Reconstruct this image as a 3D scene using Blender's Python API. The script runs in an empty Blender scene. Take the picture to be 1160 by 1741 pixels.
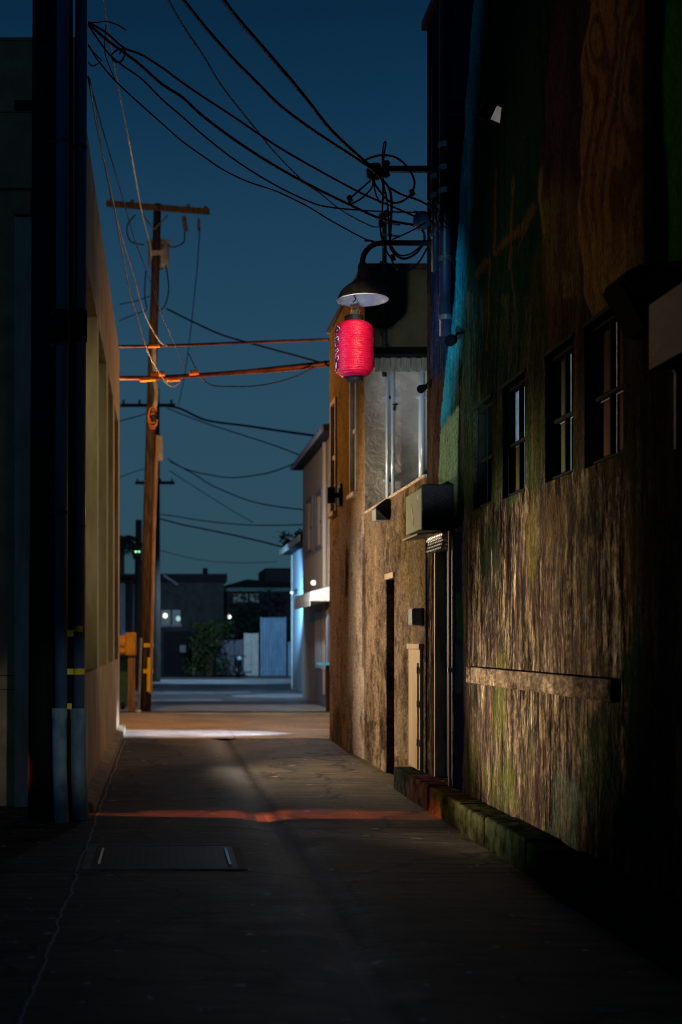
import bpy, bmesh, math, random
import numpy as np
from mathutils import Vector, Matrix

random.seed(7)
S = bpy.context.scene
COL = S.collection
F, VX, VY, H = 2300.0, 275.0, 1088.0, 1.6      # focal length and principal point measured on the photo, eye height


def P(px, py, Y):
    return Vector(((px - VX) * Y / F, Y, H - (py - VY) * Y / F))


def ZA(py, Y):
    return H - (py - VY) * Y / F


# ------------------------------------------------------------------ materials
def new_mat(name):
    m = bpy.data.materials.new(name)
    m.use_nodes = True
    nt = m.node_tree
    nt.nodes.clear()
    out = nt.nodes.new('ShaderNodeOutputMaterial')
    b = nt.nodes.new('ShaderNodeBsdfPrincipled')
    nt.links.new(b.outputs[0], out.inputs[0])
    return m, nt, b


def N(nt, kind, **kw):
    n = nt.nodes.new('ShaderNode' + kind)
    for k, v in kw.items():
        setattr(n, k, v)
    return n


def rgba(c):
    return (c[0], c[1], c[2], 1.0)


def tex_noise(nt, scale, stretch=(1, 1, 1), detail=6, rough=0.6, dist=0.0, off=(0, 0, 0), world=False):
    if world:
        g = N(nt, 'NewGeometry')
        src = g.outputs['Position']
    else:
        g = N(nt, 'TexCoord')
        src = g.outputs['Object']
    mp = N(nt, 'Mapping')
    mp.inputs['Scale'].default_value = stretch
    mp.inputs['Location'].default_value = off
    nt.links.new(src, mp.inputs['Vector'])
    n = N(nt, 'TexNoise')
    n.inputs['Scale'].default_value = scale
    n.inputs['Detail'].default_value = detail
    n.inputs['Roughness'].default_value = rough
    n.inputs['Distortion'].default_value = dist
    nt.links.new(mp.outputs[0], n.inputs['Vector'])
    return n.outputs['Fac']


def ramp(nt, fac, stops):
    r = N(nt, 'ValToRGB')
    e = r.color_ramp.elements
    while len(e) < len(stops):
        e.new(0.5)
    for i, (p, c) in enumerate(stops):
        e[i].position = p
        e[i].color = rgba(c) if not isinstance(c, (int, float)) else (c, c, c, 1)
    nt.links.new(fac, r.inputs['Fac'])
    return r.outputs['Color']


def mix(nt, fac, a, b, mode='MIX'):
    m = N(nt, 'Mix', data_type='RGBA', blend_type=mode)
    for sock, v in ((m.inputs[0], fac), (m.inputs[6], a), (m.inputs[7], b)):
        if hasattr(v, 'links'):
            nt.links.new(v, sock)
        elif isinstance(v, (int, float)):
            sock.default_value = v
        else:
            sock.default_value = rgba(v)
    return m.outputs[2]


def math_n(nt, op, a, b=None, c=None, clamp=False):
    m = N(nt, 'Math', operation=op, use_clamp=clamp)
    for s, v in zip(m.inputs, (a, b, c)):
        if v is None:
            continue
        if hasattr(v, 'links'):
            nt.links.new(v, s)
        else:
            s.default_value = v
    return m.outputs[0]


def bump(nt, bsdf, height, strength=0.4, dist=0.02):
    b = N(nt, 'Bump')
    b.inputs['Strength'].default_value = strength
    b.inputs['Distance'].default_value = dist
    nt.links.new(height, b.inputs['Height'])
    nt.links.new(b.outputs[0], bsdf.inputs['Normal'])


def pm(name, c1, c2=None, scale=8, stretch=(1, 1, 1), rough=0.7, metal=0.0, bmp=0.2, bdist=0.01, lo=0.36, hi=0.62, spec=0.2):
    """two-colour noise paint with a matching relief"""
    m, nt, b = new_mat(name)
    c2 = c2 or tuple(v * 0.6 for v in c1)
    f = tex_noise(nt, scale, stretch)
    nt.links.new(ramp(nt, f, [(lo, c2), (hi, c1)]), b.inputs['Base Color'])
    rr = N(nt, 'MapRange')
    rr.inputs['To Min'].default_value = max(0.02, rough - 0.12)
    rr.inputs['To Max'].default_value = min(1, rough + 0.12)
    nt.links.new(f, rr.inputs['Value'])
    nt.links.new(rr.outputs[0], b.inputs['Roughness'])
    b.inputs['Metallic'].default_value = metal
    b.inputs['Specular IOR Level'].default_value = spec
    if bmp:
        f2 = tex_noise(nt, scale * 5, stretch, off=(3, 1, 2))
        bump(nt, b, f2, bmp, bdist)
    return m


def emit(name, col, s):
    m, nt, b = new_mat(name)
    b.inputs['Base Color'].default_value = (0.02, 0.02, 0.02, 1)
    f = tex_noise(nt, 14, detail=4)
    nt.links.new(ramp(nt, f, [(0.3, tuple(v * 0.5 for v in col)), (0.65, col)]), b.inputs['Emission Color'])
    b.inputs['Emission Strength'].default_value = s
    return m


M = {}
M['black_paint'] = pm('black_paint', (0.008, 0.009, 0.010), (0.004, 0.004, 0.005), rough=0.6, scale=20, spec=0.15)
M['matte_black'] = pm('matte_black', (0.004, 0.004, 0.005), (0.002, 0.002, 0.003), rough=0.9, spec=0.02)
M['cable'] = pm('cable', (0.012, 0.012, 0.014), (0.006, 0.006, 0.007), rough=0.55, bmp=0)
M['cable_pale'] = pm('cable_pale', (0.5, 0.48, 0.45), (0.25, 0.24, 0.23), rough=0.4, scale=5, bmp=0)
M['cable_lit_orange'] = pm('cable_lit_orange', (0.13, 0.03, 0.012), (0.04, 0.01, 0.006), rough=0.5, scale=3, bmp=0)  # black cables; the orange light on them is put into this colour
M['sleeve'] = pm('sleeve', (0.8, 0.27, 0.04), (0.55, 0.15, 0.02), rough=0.5, scale=9, bmp=0)  # brighter orange light put into the sleeve colour
M['pole_black'] = pm('pole_black', (0.012, 0.010, 0.009), (0.004, 0.004, 0.004), scale=6, stretch=(4, 4, 0.4), rough=0.85, bmp=0.5)
M['pole_wood'] = pm('pole_wood', (0.105, 0.075, 0.052), (0.025, 0.016, 0.011), scale=5, stretch=(5, 5, 0.5), rough=0.85, bmp=0.6)
M['pole_far'] = pm('pole_far', (0.03, 0.028, 0.026), (0.012, 0.012, 0.012), scale=6, stretch=(4, 4, 0.4), rough=0.9)
M['conduit'] = pm('conduit', (0.06, 0.11, 0.18), (0.04, 0.075, 0.13), scale=4, stretch=(3, 3, 0.5), rough=0.45)
M['conduit_navy'] = pm('conduit_navy', (0.007, 0.014, 0.034), (0.004, 0.008, 0.02), scale=4, rough=0.4)
M['sleeve_pvc'] = pm('sleeve_pvc', (0.18, 0.25, 0.29), (0.09, 0.13, 0.16), scale=7, stretch=(1, 1, 0.6), rough=0.8, bmp=0.35, spec=0.05)
M['tape'] = pm('tape', (0.75, 0.60, 0.02), (0.5, 0.38, 0.01), scale=18, rough=0.5)
M['steel'] = pm('steel', (0.3, 0.31, 0.32), (0.15, 0.15, 0.16), rough=0.35, metal=0.9, scale=12)
M['bright_steel'] = pm('bright_steel', (0.85, 0.87, 0.9), (0.6, 0.62, 0.66), rough=0.22, metal=1.0, scale=9)
M['dark_steel'] = pm('dark_steel', (0.05, 0.052, 0.055), (0.02, 0.02, 0.022), rough=0.4, metal=0.6, scale=12)
M['porcelain'] = pm('porcelain', (0.12, 0.1, 0.1), rough=0.25)
M['ceramic_grey'] = pm('ceramic_grey', (0.27, 0.27, 0.27), (0.16, 0.16, 0.16), rough=0.45, scale=6)
M['shade_out'] = pm('shade_out', (0.02, 0.014, 0.011), (0.008, 0.006, 0.005), rough=0.5, scale=10)
M['shade_in'] = pm('shade_in', (0.75, 0.76, 0.8), (0.6, 0.62, 0.66), rough=0.35, scale=9, bmp=0)
M['glass_dark'] = pm('glass_dark', (0.012, 0.016, 0.02), (0.006, 0.008, 0.01), rough=0.12, bmp=0.03)
M['white_trim'] = pm('white_trim', (0.55, 0.47, 0.40), (0.38, 0.3, 0.25), rough=0.6, scale=7)
M['tan_door'] = pm('tan_door', (0.42, 0.31, 0.18), (0.30, 0.21, 0.11), scale=5, stretch=(3, 3, 0.3), rough=0.6)
M['door_brown'] = pm('door_brown', (0.05, 0.035, 0.02), (0.03, 0.02, 0.012), scale=5, stretch=(3, 3, 0.3), rough=0.6)
M['door_green'] = pm('door_green', (0.008, 0.045, 0.018), (0.004, 0.018, 0.008), scale=4, stretch=(4, 4, 0.2), rough=0.5)
M['jamb'] = pm('jamb', (0.45, 0.35, 0.27), (0.22, 0.15, 0.11), scale=9, stretch=(1, 1, 0.3), rough=0.55)
M['grey_box'] = pm('grey_box', (0.22, 0.24, 0.24), (0.14, 0.15, 0.15), rough=0.5, scale=8)
M['green_panel'] = pm('green_panel', (0.22, 0.26, 0.13), (0.16, 0.19, 0.09), rough=0.6, scale=5)
M['slash_paint'] = pm('slash_paint', (0.62, 0.55, 0.36), rough=0.6)
M['stucco'] = None
M['pipe_white'] = pm('pipe_white', (0.62, 0.78, 0.92), (0.5, 0.65, 0.8), rough=0.22, scale=4, stretch=(1, 1, 0.3), metal=0.15)
M['corrugated'] = pm('corrugated', (0.28, 0.27, 0.22), (0.16, 0.15, 0.12), rough=0.5, scale=6, stretch=(2, 2, 0.6))
M['wood_box'] = pm('wood_box', (0.16, 0.075, 0.022), (0.05, 0.024, 0.011), scale=6, stretch=(4, 0.7, 4), rough=0.6, bmp=0.3, spec=0.05)
M['concrete_front'] = pm('concrete_front', (0.42, 0.27, 0.16), (0.25, 0.165, 0.10), scale=3, rough=0.85, bmp=0.35)
M['concrete_pier'] = pm('concrete_pier', (0.30, 0.36, 0.36), (0.2, 0.25, 0.25), scale=3, stretch=(2, 2, 0.5), rough=0.85, bmp=0.3)
M['left_wall'] = pm('left_wall', (0.46, 0.38, 0.27), (0.30, 0.23, 0.15), scale=2.5, stretch=(1, 1, 0.5), rough=0.85, bmp=0.35)
M['left_recess'] = pm('left_recess', (0.36, 0.31, 0.17), (0.25, 0.21, 0.10), scale=2.5, stretch=(2, 2, 0.5), rough=0.8, bmp=0.3)
M['curb_conc'] = pm('curb_conc', (0.30, 0.26, 0.20), (0.16, 0.13, 0.10), scale=5, rough=0.85, bmp=0.4)
M['roofing'] = pm('roofing', (0.03, 0.03, 0.032), rough=0.9)
M['beige_siding'] = pm('beige_siding', (0.40, 0.33, 0.25), (0.32, 0.26, 0.2), scale=3, stretch=(1, 4, 0.2), rough=0.8)
M['blue_siding'] = pm('blue_siding', (0.45, 0.55, 0.65), (0.34, 0.43, 0.52), scale=3, stretch=(3, 3, 0.2), rough=0.5)
M['dark_house'] = pm('dark_house', (0.035, 0.04, 0.045), (0.02, 0.024, 0.028), scale=3, rough=0.85)
M['dark_roof'] = pm('dark_roof', (0.014, 0.014, 0.018), (0.008, 0.008, 0.01), scale=6, rough=0.9)
M['teal_fascia'] = pm('teal_fascia', (0.12, 0.26, 0.25), (0.08, 0.18, 0.18), rough=0.6)
M['awning_white'] = pm('awning_white', (0.8, 0.78, 0.72), (0.65, 0.62, 0.58), rough=0.6, scale=4)
M['fence_grey'] = pm('fence_grey', (0.20, 0.21, 0.26), (0.13, 0.14, 0.18), scale=3, stretch=(3, 3, 0.4), rough=0.8)
M['panel_white'] = pm('panel_white', (0.55, 0.55, 0.52), (0.42, 0.42, 0.4), scale=3, rough=0.7)
M['gate_blue'] = pm('gate_blue', (0.20, 0.36, 0.52), (0.13, 0.24, 0.36), scale=3, stretch=(3, 3, 0.4), rough=0.55)
M['fence_wood'] = pm('fence_wood', (0.2, 0.17, 0.11), (0.11, 0.09, 0.06), scale=4, stretch=(4, 4, 0.3), rough=0.85)
M['leaf'] = pm('leaf', (0.05, 0.085, 0.03), (0.022, 0.04, 0.016), scale=3, rough=0.6, bmp=0)
M['palm_leaf'] = pm('palm_leaf', (0.02, 0.045, 0.035), (0.01, 0.02, 0.016), scale=3, rough=0.6, bmp=0)
M['bark'] = pm('bark', (0.06, 0.045, 0.03), scale=6, stretch=(3, 3, 0.6), rough=0.9)
M['bin_green'] = pm('bin_green', (0.05, 0.12, 0.07), (0.03, 0.08, 0.045), scale=5, rough=0.5)
M['yellow_house'] = pm('yellow_house', (0.62, 0.33, 0.05), (0.42, 0.2, 0.03), scale=7, rough=0.5)
M['yellow_guard'] = pm('yellow_guard', (0.85, 0.55, 0.02), (0.65, 0.38, 0.01), scale=6, rough=0.5)
M['post_wood'] = pm('post_wood', (0.34, 0.2, 0.11), (0.2, 0.11, 0.06), scale=5, stretch=(3, 3, 0.4), rough=0.8)
M['rubber'] = pm('rubber', (0.012, 0.012, 0.012), rough=0.8)
M['bike_paint'] = pm('bike_paint', (0.012, 0.016, 0.022), rough=0.2, scale=6)
M['pebble'] = pm('pebble', (0.6, 0.45, 0.32), rough=0.7)
M['lens_green'] = emit('lens_green', (0.35, 1.0, 0.5), 2.2)
M['lens_white'] = emit('lens_white', (1.0, 0.92, 0.85), 2.5)
M['lens_cool'] = emit('lens_cool', (0.7, 0.9, 1.0), 2.5)
M['lens_flood'] = emit('lens_flood', (1.0, 0.9, 0.92), 0.16)
M['window_lit'] = emit('window_lit', (0.55, 0.85, 0.9), 0.9)
M['window_dim'] = emit('window_dim', (0.10, 0.2, 0.26), 0.25)
M['frame_glint'] = emit('frame_glint', (0.55, 0.75, 0.72), 0.35)  # glow behind the board gaps stands in for glints on window frames
M['frame_glint_warm'] = emit('frame_glint_warm', (0.8, 0.52, 0.42), 0.14)
M['pane_blue'] = emit('pane_blue', (0.36, 0.55, 0.68), 0.32)
M['board_olive'] = pm('board_olive', (0.055, 0.06, 0.022), (0.03, 0.034, 0.014), scale=6, stretch=(3, 3, 0.4), rough=0.9, spec=0.03)
M['board_brown'] = pm('board_brown', (0.07, 0.03, 0.012), (0.035, 0.016, 0.008), scale=6, stretch=(3, 3, 0.4), rough=0.9, spec=0.03)
M['board_green'] = pm('board_green', (0.012, 0.028, 0.014), (0.006, 0.014, 0.008), scale=6, stretch=(3, 3, 0.4), rough=0.9, spec=0.03)
M['frame_black'] = pm('frame_black', (0.010, 0.011, 0.011), (0.006, 0.007, 0.007), rough=0.85, scale=12, spec=0.03)
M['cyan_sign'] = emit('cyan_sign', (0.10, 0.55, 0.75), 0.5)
M['red_lamp'] = emit('red_lamp', (1.0, 0.08, 0.05), 0.25)


def swirl_stucco(name, c1, c2):
    m, nt, b = new_mat(name)
    f = tex_noise(nt, 2.2, detail=8, rough=0.62, dist=1.6)
    nt.links.new(ramp(nt, f, [(0.3, c2), (0.7, c1)]), b.inputs['Base Color'])
    b.inputs['Roughness'].default_value = 0.9
    b.inputs['Specular IOR Level'].default_value = 0.02
    f2 = tex_noise(nt, 4.5, detail=7, rough=0.55, dist=2.6)
    bump(nt, b, f2, 0.5, 0.04)
    return m


M['stucco'] = swirl_stucco('stucco', (0.58, 0.54, 0.48), (0.36, 0.33, 0.29))
M['olive_wall_shaded'] = pm('olive_wall_shaded', (0.085, 0.07, 0.042), (0.055, 0.044, 0.026), scale=3, rough=0.85)  # shade above the awning put into a darker olive paint


def streaky_wall(name, attr=True, c1=(0.66, 0.51, 0.34), c2=(0.09, 0.06, 0.045), yz=(19, 5.2), fine_s=(55, 30), relief=0.06):
    """weathered wall: painted colour from the mesh, pale flaking vertical streaks where the paint has a rough ground"""
    m, nt, b = new_mat(name)
    a = N(nt, 'Attribute', attribute_name='paint')
    g = tex_noise(nt, 1.0, (yz[0], yz[0], yz[1]), detail=11, rough=0.74, dist=0.6, world=True)
    g2 = tex_noise(nt, 1.0, (yz[0] * 0.42, yz[0] * 0.42, yz[1] * 0.26), detail=5, rough=0.6, dist=0.5, off=(5, 2, 9), world=True)
    g3 = tex_noise(nt, 1.0, (yz[0] * 2.6, yz[0] * 2.6, yz[1] * 4.0), detail=4, rough=0.7, off=(9, 4, 1), world=True)
    gg = math_n(nt, 'ADD', math_n(nt, 'ADD', math_n(nt, 'MULTIPLY', g, 0.42), math_n(nt, 'MULTIPLY', g2, 0.38)), math_n(nt, 'MULTIPLY', g3, 0.20))
    streak = ramp(nt, gg, [(0.468, 0.0), (0.505, 0.13), (0.54, 0.5), (0.60, 1.0)])
    crev = ramp(nt, gg, [(0.43, 0.08), (0.50, 0.9)])
    fac = math_n(nt, 'MULTIPLY', streak, a.outputs['Alpha'])
    hue = tex_noise(nt, 1.0, (2.2, 2.2, 0.6), detail=3, off=(1, 7, 3), world=True)
    pale = ramp(nt, hue, [(0.34, (c1[0] * 0.62, c1[1] * 0.68, c1[2] * 0.74)), (0.44, (c1[0] * 0.8, c1[1] * 0.72, c1[2] * 0.62)), (0.53, c1), (0.62, (c1[0] * 0.62, c1[1] * 0.60, c1[2] * 0.40)), (0.72, (c1[0] * 0.7, c1[1] * 0.62, c1[2] * 0.62))])
    base = mix(nt, fac, a.outputs['Color'], pale)
    base = mix(nt, math_n(nt, 'MULTIPLY_ADD', a.outputs['Alpha'], 0.5, 0.5), base, mix(nt, 1.0, base, crev, 'MULTIPLY'))
    fine = tex_noise(nt, 1.0, (fine_s[0], fine_s[0], fine_s[1]), detail=5, off=(2, 2, 2), world=True)
    base = mix(nt, 1.0, base, ramp(nt, fine, [(0.34, 0.45), (0.62, 1.05)]), 'MULTIPLY')
    nt.links.new(base, b.inputs['Base Color'])
    b.inputs['Roughness'].default_value = 0.95
    b.inputs['Specular IOR Level'].default_value = 0.0
    hgt = math_n(nt, 'ADD', math_n(nt, 'MULTIPLY', streak, math_n(nt, 'ADD', math_n(nt, 'MULTIPLY', a.outputs['Alpha'], 0.9), 0.08)),
                 math_n(nt, 'MULTIPLY', fine, 0.25))
    bump(nt, b, hgt, 1.0, relief)
    return m


M['mural'] = streaky_wall('mural')
M['annex_wall'] = streaky_wall('annex_wall', c1=(0.44, 0.34, 0.235), yz=(4.5, 5.5), fine_s=(16, 34), relief=0.03)


def ground_mat(name, c1, c2, joints_sheen_x=(), joints_y=(), rough=0.75, brushed=True, spots=True):
    m, nt, b = new_mat(name)
    f = tex_noise(nt, 1.0, (1.6, 2.2, 1), detail=10, rough=0.7, dist=0.4, world=True)
    f2 = tex_noise(nt, 1.0, (1.6, 10, 1) if brushed else (9, 9, 1), detail=9, rough=0.75, off=(3, 3, 0), world=True)
    base = ramp(nt, f, [(0.34, c2), (0.66, c1)])
    base = mix(nt, 1.0, base, ramp(nt, f2, [(0.36, 0.22), (0.64, 1.3)] if brushed else [(0.3, 0.6), (0.65, 1.1)]), 'MULTIPLY')
    if spots:
        gv = N(nt, 'NewGeometry')
        wp_ = N(nt, 'VectorMath', operation='ADD')
        nz = N(nt, 'TexNoise')
        nz.inputs['Scale'].default_value = 1.7
        nz.inputs['Detail'].default_value = 5
        nt.links.new(gv.outputs['Position'], nz.inputs['Vector'])
        nt.links.new(gv.outputs['Position'], wp_.inputs[0])
        nt.links.new(nz.outputs['Color'], wp_.inputs[1])
        vo = N(nt, 'TexVoronoi', feature='DISTANCE_TO_EDGE')
        vo.inputs['Scale'].default_value = 0.62
        nt.links.new(wp_.outputs[0], vo.inputs['Vector'])
        ck = ramp(nt, vo.outputs['Distance'], [(0.0, 0.12), (0.012, 0.35), (0.024, 1.0)])
        base = mix(nt, 1.0, base, ck, 'MULTIPLY')
    big = tex_noise(nt, 0.55, detail=4, off=(8, 1, 0), world=True)
    base = mix(nt, 1.0, base, ramp(nt, big, [(0.35, 0.6), (0.6, 1.0)]), 'MULTIPLY')
    geo = N(nt, 'NewGeometry')
    sep = N(nt, 'SeparateXYZ')
    nt.links.new(geo.outputs['Position'], sep.inputs[0])
    wob = tex_noise(nt, 2.5, detail=4, off=(0, 5, 0), world=True)
    wv = math_n(nt, 'MULTIPLY', math_n(nt, 'SUBTRACT', wob, 0.5), 0.10)
    for ax, lst in ((0, joints_sheen_x), (1, joints_y)):
        for (v, w, dark) in lst:
            d = math_n(nt, 'ABSOLUTE', math_n(nt, 'SUBTRACT', math_n(nt, 'ADD', sep.outputs[ax], wv), v))
            k = math_n(nt, 'SUBTRACT', 1.0, math_n(nt, 'DIVIDE', d, w), clamp=True)
            base = mix(nt, k, base, dark)
    if spots:
        sp = tex_noise(nt, 1.0, (7, 9, 1), detail=4, rough=0.55, off=(4, 9, 0), world=True)
        sk = ramp(nt, sp, [(0.672, 0.0), (0.70, 1.0)])
        base = mix(nt, math_n(nt, 'MULTIPLY', sk, 0.8), base, (0.5, 0.52, 0.55))
    nt.links.new(base, b.inputs['Base Color'])
    rr = ramp(nt, f, [(0.3, rough - 0.2), (0.7, rough)])
    nt.links.new(rr, b.inputs['Roughness'])
    b.inputs['Specular IOR Level'].default_value = 0.15
    bump(nt, b, math_n(nt, 'ADD', f2, f), 0.8, 0.02)
    return m


M['alley_conc'] = ground_mat('alley_conc', (0.175, 0.14, 0.095), (0.06, 0.048, 0.034),
                             joints_sheen_x=((0.88, 0.34, (0.17, 0.17, 0.175)), (1.06, 0.09, (0.018, 0.017, 0.016)), (-0.61, 0.012, (0.02, 0.02, 0.02)), (-0.585, 0.010, (0.42, 0.40, 0.36))),  # first band paints a bluish-grey sheen beside the gutter
                             joints_y=((11.55, 0.06, (0.012, 0.011, 0.010)), (9.28, 0.05, (0.012, 0.012, 0.012)), (8.35, 0.03, (0.03, 0.03, 0.03)), (14.9, 0.02, (0.04, 0.035, 0.03)), (17.6, 0.02, (0.04, 0.035, 0.03))))
M['sidewalk_conc'] = ground_mat('sidewalk_conc', (0.62, 0.6, 0.62), (0.42, 0.40, 0.44), joints_sheen_x=((1.2, 0.02, (0.15, 0.14, 0.14)),), spots=False)
M['asphalt'] = ground_mat('asphalt', (0.50, 0.38, 0.24), (0.34, 0.25, 0.15), brushed=False, spots=False, rough=0.7)
M['far_road'] = ground_mat('far_road', (0.27, 0.275, 0.28), (0.13, 0.135, 0.14), spots=False, rough=0.5)
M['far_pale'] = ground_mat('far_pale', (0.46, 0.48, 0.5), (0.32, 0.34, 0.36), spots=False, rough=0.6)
M['earth'] = ground_mat('earth', (0.06, 0.055, 0.05), (0.03, 0.03, 0.028), brushed=False, spots=False)
M['cover_iron'] = None

# ------------------------------------------------------------------ geometry helpers
OFF = {}


def thing(name, label, cat, loc=(0, 0, 0), group=None):
    o = bpy.data.objects.new(name, None)
    COL.objects.link(o)
    o.location = loc
    o.empty_display_size = 0.1
    o['label'] = label
    o['category'] = cat
    if group:
        o['group'] = group
    OFF[o] = Vector(loc)
    return o


def obj(name, bm, m, parent=None, smooth=False, label=None, base=None):
    me = bpy.data.meshes.new(name)
    off = OFF[parent] if parent else (Vector(base) if base is not None else Vector((0, 0, 0)))
    bmesh.ops.translate(bm, verts=bm.verts, vec=-off)
    bmesh.ops.recalc_face_normals(bm, faces=bm.faces)
    bm.to_mesh(me)
    bm.free()
    mats = m if isinstance(m, (list, tuple)) else [m]
    for x in mats:
        me.materials.append(x)
    if smooth:
        for p in me.polygons:
            p.use_smooth = True
    o = bpy.data.objects.new(name, me)
    COL.objects.link(o)
    if parent:
        o.parent = parent
        OFF[o] = off
    else:
        o.location = off
        OFF[o] = off
    if label:
        o['label'] = label
    return o


def tag(o, label, cat, group=None):
    o['label'] = label
    o['category'] = cat
    if group:
        o['group'] = group
    return o


def struct(name, bm, m):
    o = obj(name, bm, m)
    o['kind'] = 'structure'
    return o


def box(bm, x0, x1, y0, y1, z0, z1, bev=0.0):
    r = bmesh.ops.create_cube(bm, size=1.0)
    vs = r['verts']
    for v in vs:
        v.co = Vector((x0 + (v.co.x + 0.5) * (x1 - x0), y0 + (v.co.y + 0.5) * (y1 - y0), z0 + (v.co.z + 0.5) * (z1 - z0)))
    if bev:
        es = list({e for v in vs for e in v.link_edges})
        bmesh.ops.bevel(bm, geom=es, offset=bev, segments=2, affect='EDGES', profile=0.5)
    return bm


def B(*a, **k):
    return box(bmesh.new(), *a, **k)


def smooth_path(pts, n=6):
    pts = [Vector(p) for p in pts]
    if len(pts) < 3:
        return pts
    out = []
    for i in range(len(pts) - 1):
        p0 = pts[max(i - 1, 0)]
        p1, p2 = pts[i], pts[i + 1]
        p3 = pts[min(i + 2, len(pts) - 1)]
        for k in range(n):
            t = k / n
            out.append(0.5 * ((2 * p1) + (p2 - p0) * t + (2 * p0 - 5 * p1 + 4 * p2 - p3) * t * t + (3 * p1 - p0 - 3 * p2 + p3) * t ** 3))
    out.append(pts[-1])
    return out


def tube(bm, pts, r, n=6, r2=None, cap=True):
    pts = [Vector(p) for p in pts]
    rings = []
    L = len(pts)
    up = None
    for i, p in enumerate(pts):
        t = (pts[min(i + 1, L - 1)] - pts[max(i - 1, 0)])
        if t.length < 1e-9:
            t = Vector((0, 0, 1))
        t.normalize()
        if up is None:
            up = Vector((0, 0, 1)) if abs(t.z) < 0.9 else Vector((1, 0, 0))
        a = t.cross(up)
        if a.length < 1e-4:
            a = t.cross(Vector((0.3, 1, 0.2)))
        a.normalize()
        b = a.cross(t).normalized()
        up = b
        rr = r if r2 is None else r + (r2 - r) * i / (L - 1)
        rings.append([bm.verts.new(p + (a * math.cos(2 * math.pi * k / n) + b * math.sin(2 * math.pi * k / n)) * rr) for k in range(n)])
    for i in range(L - 1):
        for k in range(n):
            bm.faces.new((rings[i][k], rings[i][(k + 1) % n], rings[i + 1][(k + 1) % n], rings[i + 1][k]))
    if cap:
        bm.faces.new(rings[0])
        bm.faces.new(rings[-1])
    return bm


def T(pts, r, n=6, **k):
    return tube(bmesh.new(), pts, r, n, **k)


def lathe(bm, prof, c, n=32, closed_ends=True):
    rings = []
    for (r, z) in prof:
        if r < 1e-5:
            rings.append([bm.verts.new((c[0], c[1], c[2] + z))])
        else:
            rings.append([bm.verts.new((c[0] + r * math.cos(2 * math.pi * k / n), c[1] + r * math.sin(2 * math.pi * k / n), c[2] + z)) for k in range(n)])
    for a, b in zip(rings, rings[1:]):
        for k in range(n):
            k2 = (k + 1) % n
            if len(a) == 1 and len(b) == 1:
                continue
            if len(a) == 1:
                bm.faces.new((a[0], b[k], b[k2]))
            elif len(b) == 1:
                bm.faces.new((a[k], a[k2], b[0]))
            else:
                bm.faces.new((a[k], a[k2], b[k2], b[k]))
    return bm


def prism(bm, poly, vec):
    """poly: list of 3-D points, extruded by vec"""
    vec = Vector(vec)
    a = [bm.verts.new(Vector(p)) for p in poly]
    b = [bm.verts.new(Vector(p) + vec) for p in poly]
    bm.faces.new(a)
    bm.faces.new(list(reversed(b)))
    n = len(a)
    for i in range(n):
        bm.faces.new((a[i], b[i], b[(i + 1) % n], a[(i + 1) % n]))
    return bm


def lines(a, b, res, cuts=()):
    pts = {round(a, 4), round(b, 4)} | {round(c, 4) for c in cuts if a < c < b}
    base = sorted(pts)
    out = []
    for p, q in zip(base, base[1:]):
        k = max(1, int(math.ceil((q - p) / res)))
        out += [p + (q - p) * i / k for i in range(k)]
    out.append(base[-1])
    return out


def facade(name, m, parent, X, y0, y1, z0, z1, openings, depth, res, paint=None, edge_back=None, ys=None):
    """sheet of wall at x = X with openings (ya, yb, za, zb), their reveals going to X + depth, paint(Y, Z) -> rgba array"""
    bm = bmesh.new()
    yl = ys or lines(y0, y1, res, [v for o in openings for v in o[:2]])
    if ys:
        yl = sorted(set(round(v, 4) for v in list(ys) + [v for o in openings for v in o[:2]]))
    zl = lines(z0, z1, res, [v for o in openings for v in o[2:]])
    g = [[bm.verts.new((X, y, z)) for z in zl] for y in yl]
    for i in range(len(yl) - 1):
        for j in range(len(zl) - 1):
            cy, cz = (yl[i] + yl[i + 1]) / 2, (zl[j] + zl[j + 1]) / 2
            if any(o[0] < cy < o[1] and o[2] < cz < o[3] for o in openings):
                continue
            bm.faces.new((g[i][j], g[i + 1][j], g[i + 1][j + 1], g[i][j + 1]))
    for (ya, yb, za, zb) in openings:
        loop = [(ya, za), (yb, za), (yb, zb), (ya, zb)]
        for (p, q) in zip(loop, loop[1:] + loop[:1]):
            if p[1] == q[1] == z0:
                continue
            vs = [bm.verts.new((X, p[0], p[1])), bm.verts.new((X, q[0], q[1])), bm.verts.new((X + depth, q[0], q[1])), bm.verts.new((X + depth, p[0], p[1]))]
            bm.faces.new(vs)
    if edge_back is not None:      # returns at the ends and the top so that the sheet closes on the body behind it
        for (p, q) in (((y0, z0), (y0, z1)), ((y1, z0), (y1, z1)), ((y0, z1), (y1, z1))):
            bm.faces.new([bm.verts.new((X, p[0], p[1])), bm.verts.new((X, q[0], q[1])), bm.verts.new((edge_back, q[0], q[1])), bm.verts.new((edge_back, p[0], p[1]))])
    o = obj(name, bm, m, parent)
    if paint is not None:
        me = o.data
        n = len(me.vertices)
        co = np.empty(n * 3)
        me.vertices.foreach_get('co', co)
        co = co.reshape(-1, 3) + np.array(OFF[parent] if parent else (0, 0, 0))
        cols = paint(co[:, 1], co[:, 2]).astype(np.float32)
        at = me.color_attributes.new('paint', 'FLOAT_COLOR', 'POINT')
        at.data.foreach_set('color', cols.ravel())
    return o


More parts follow.
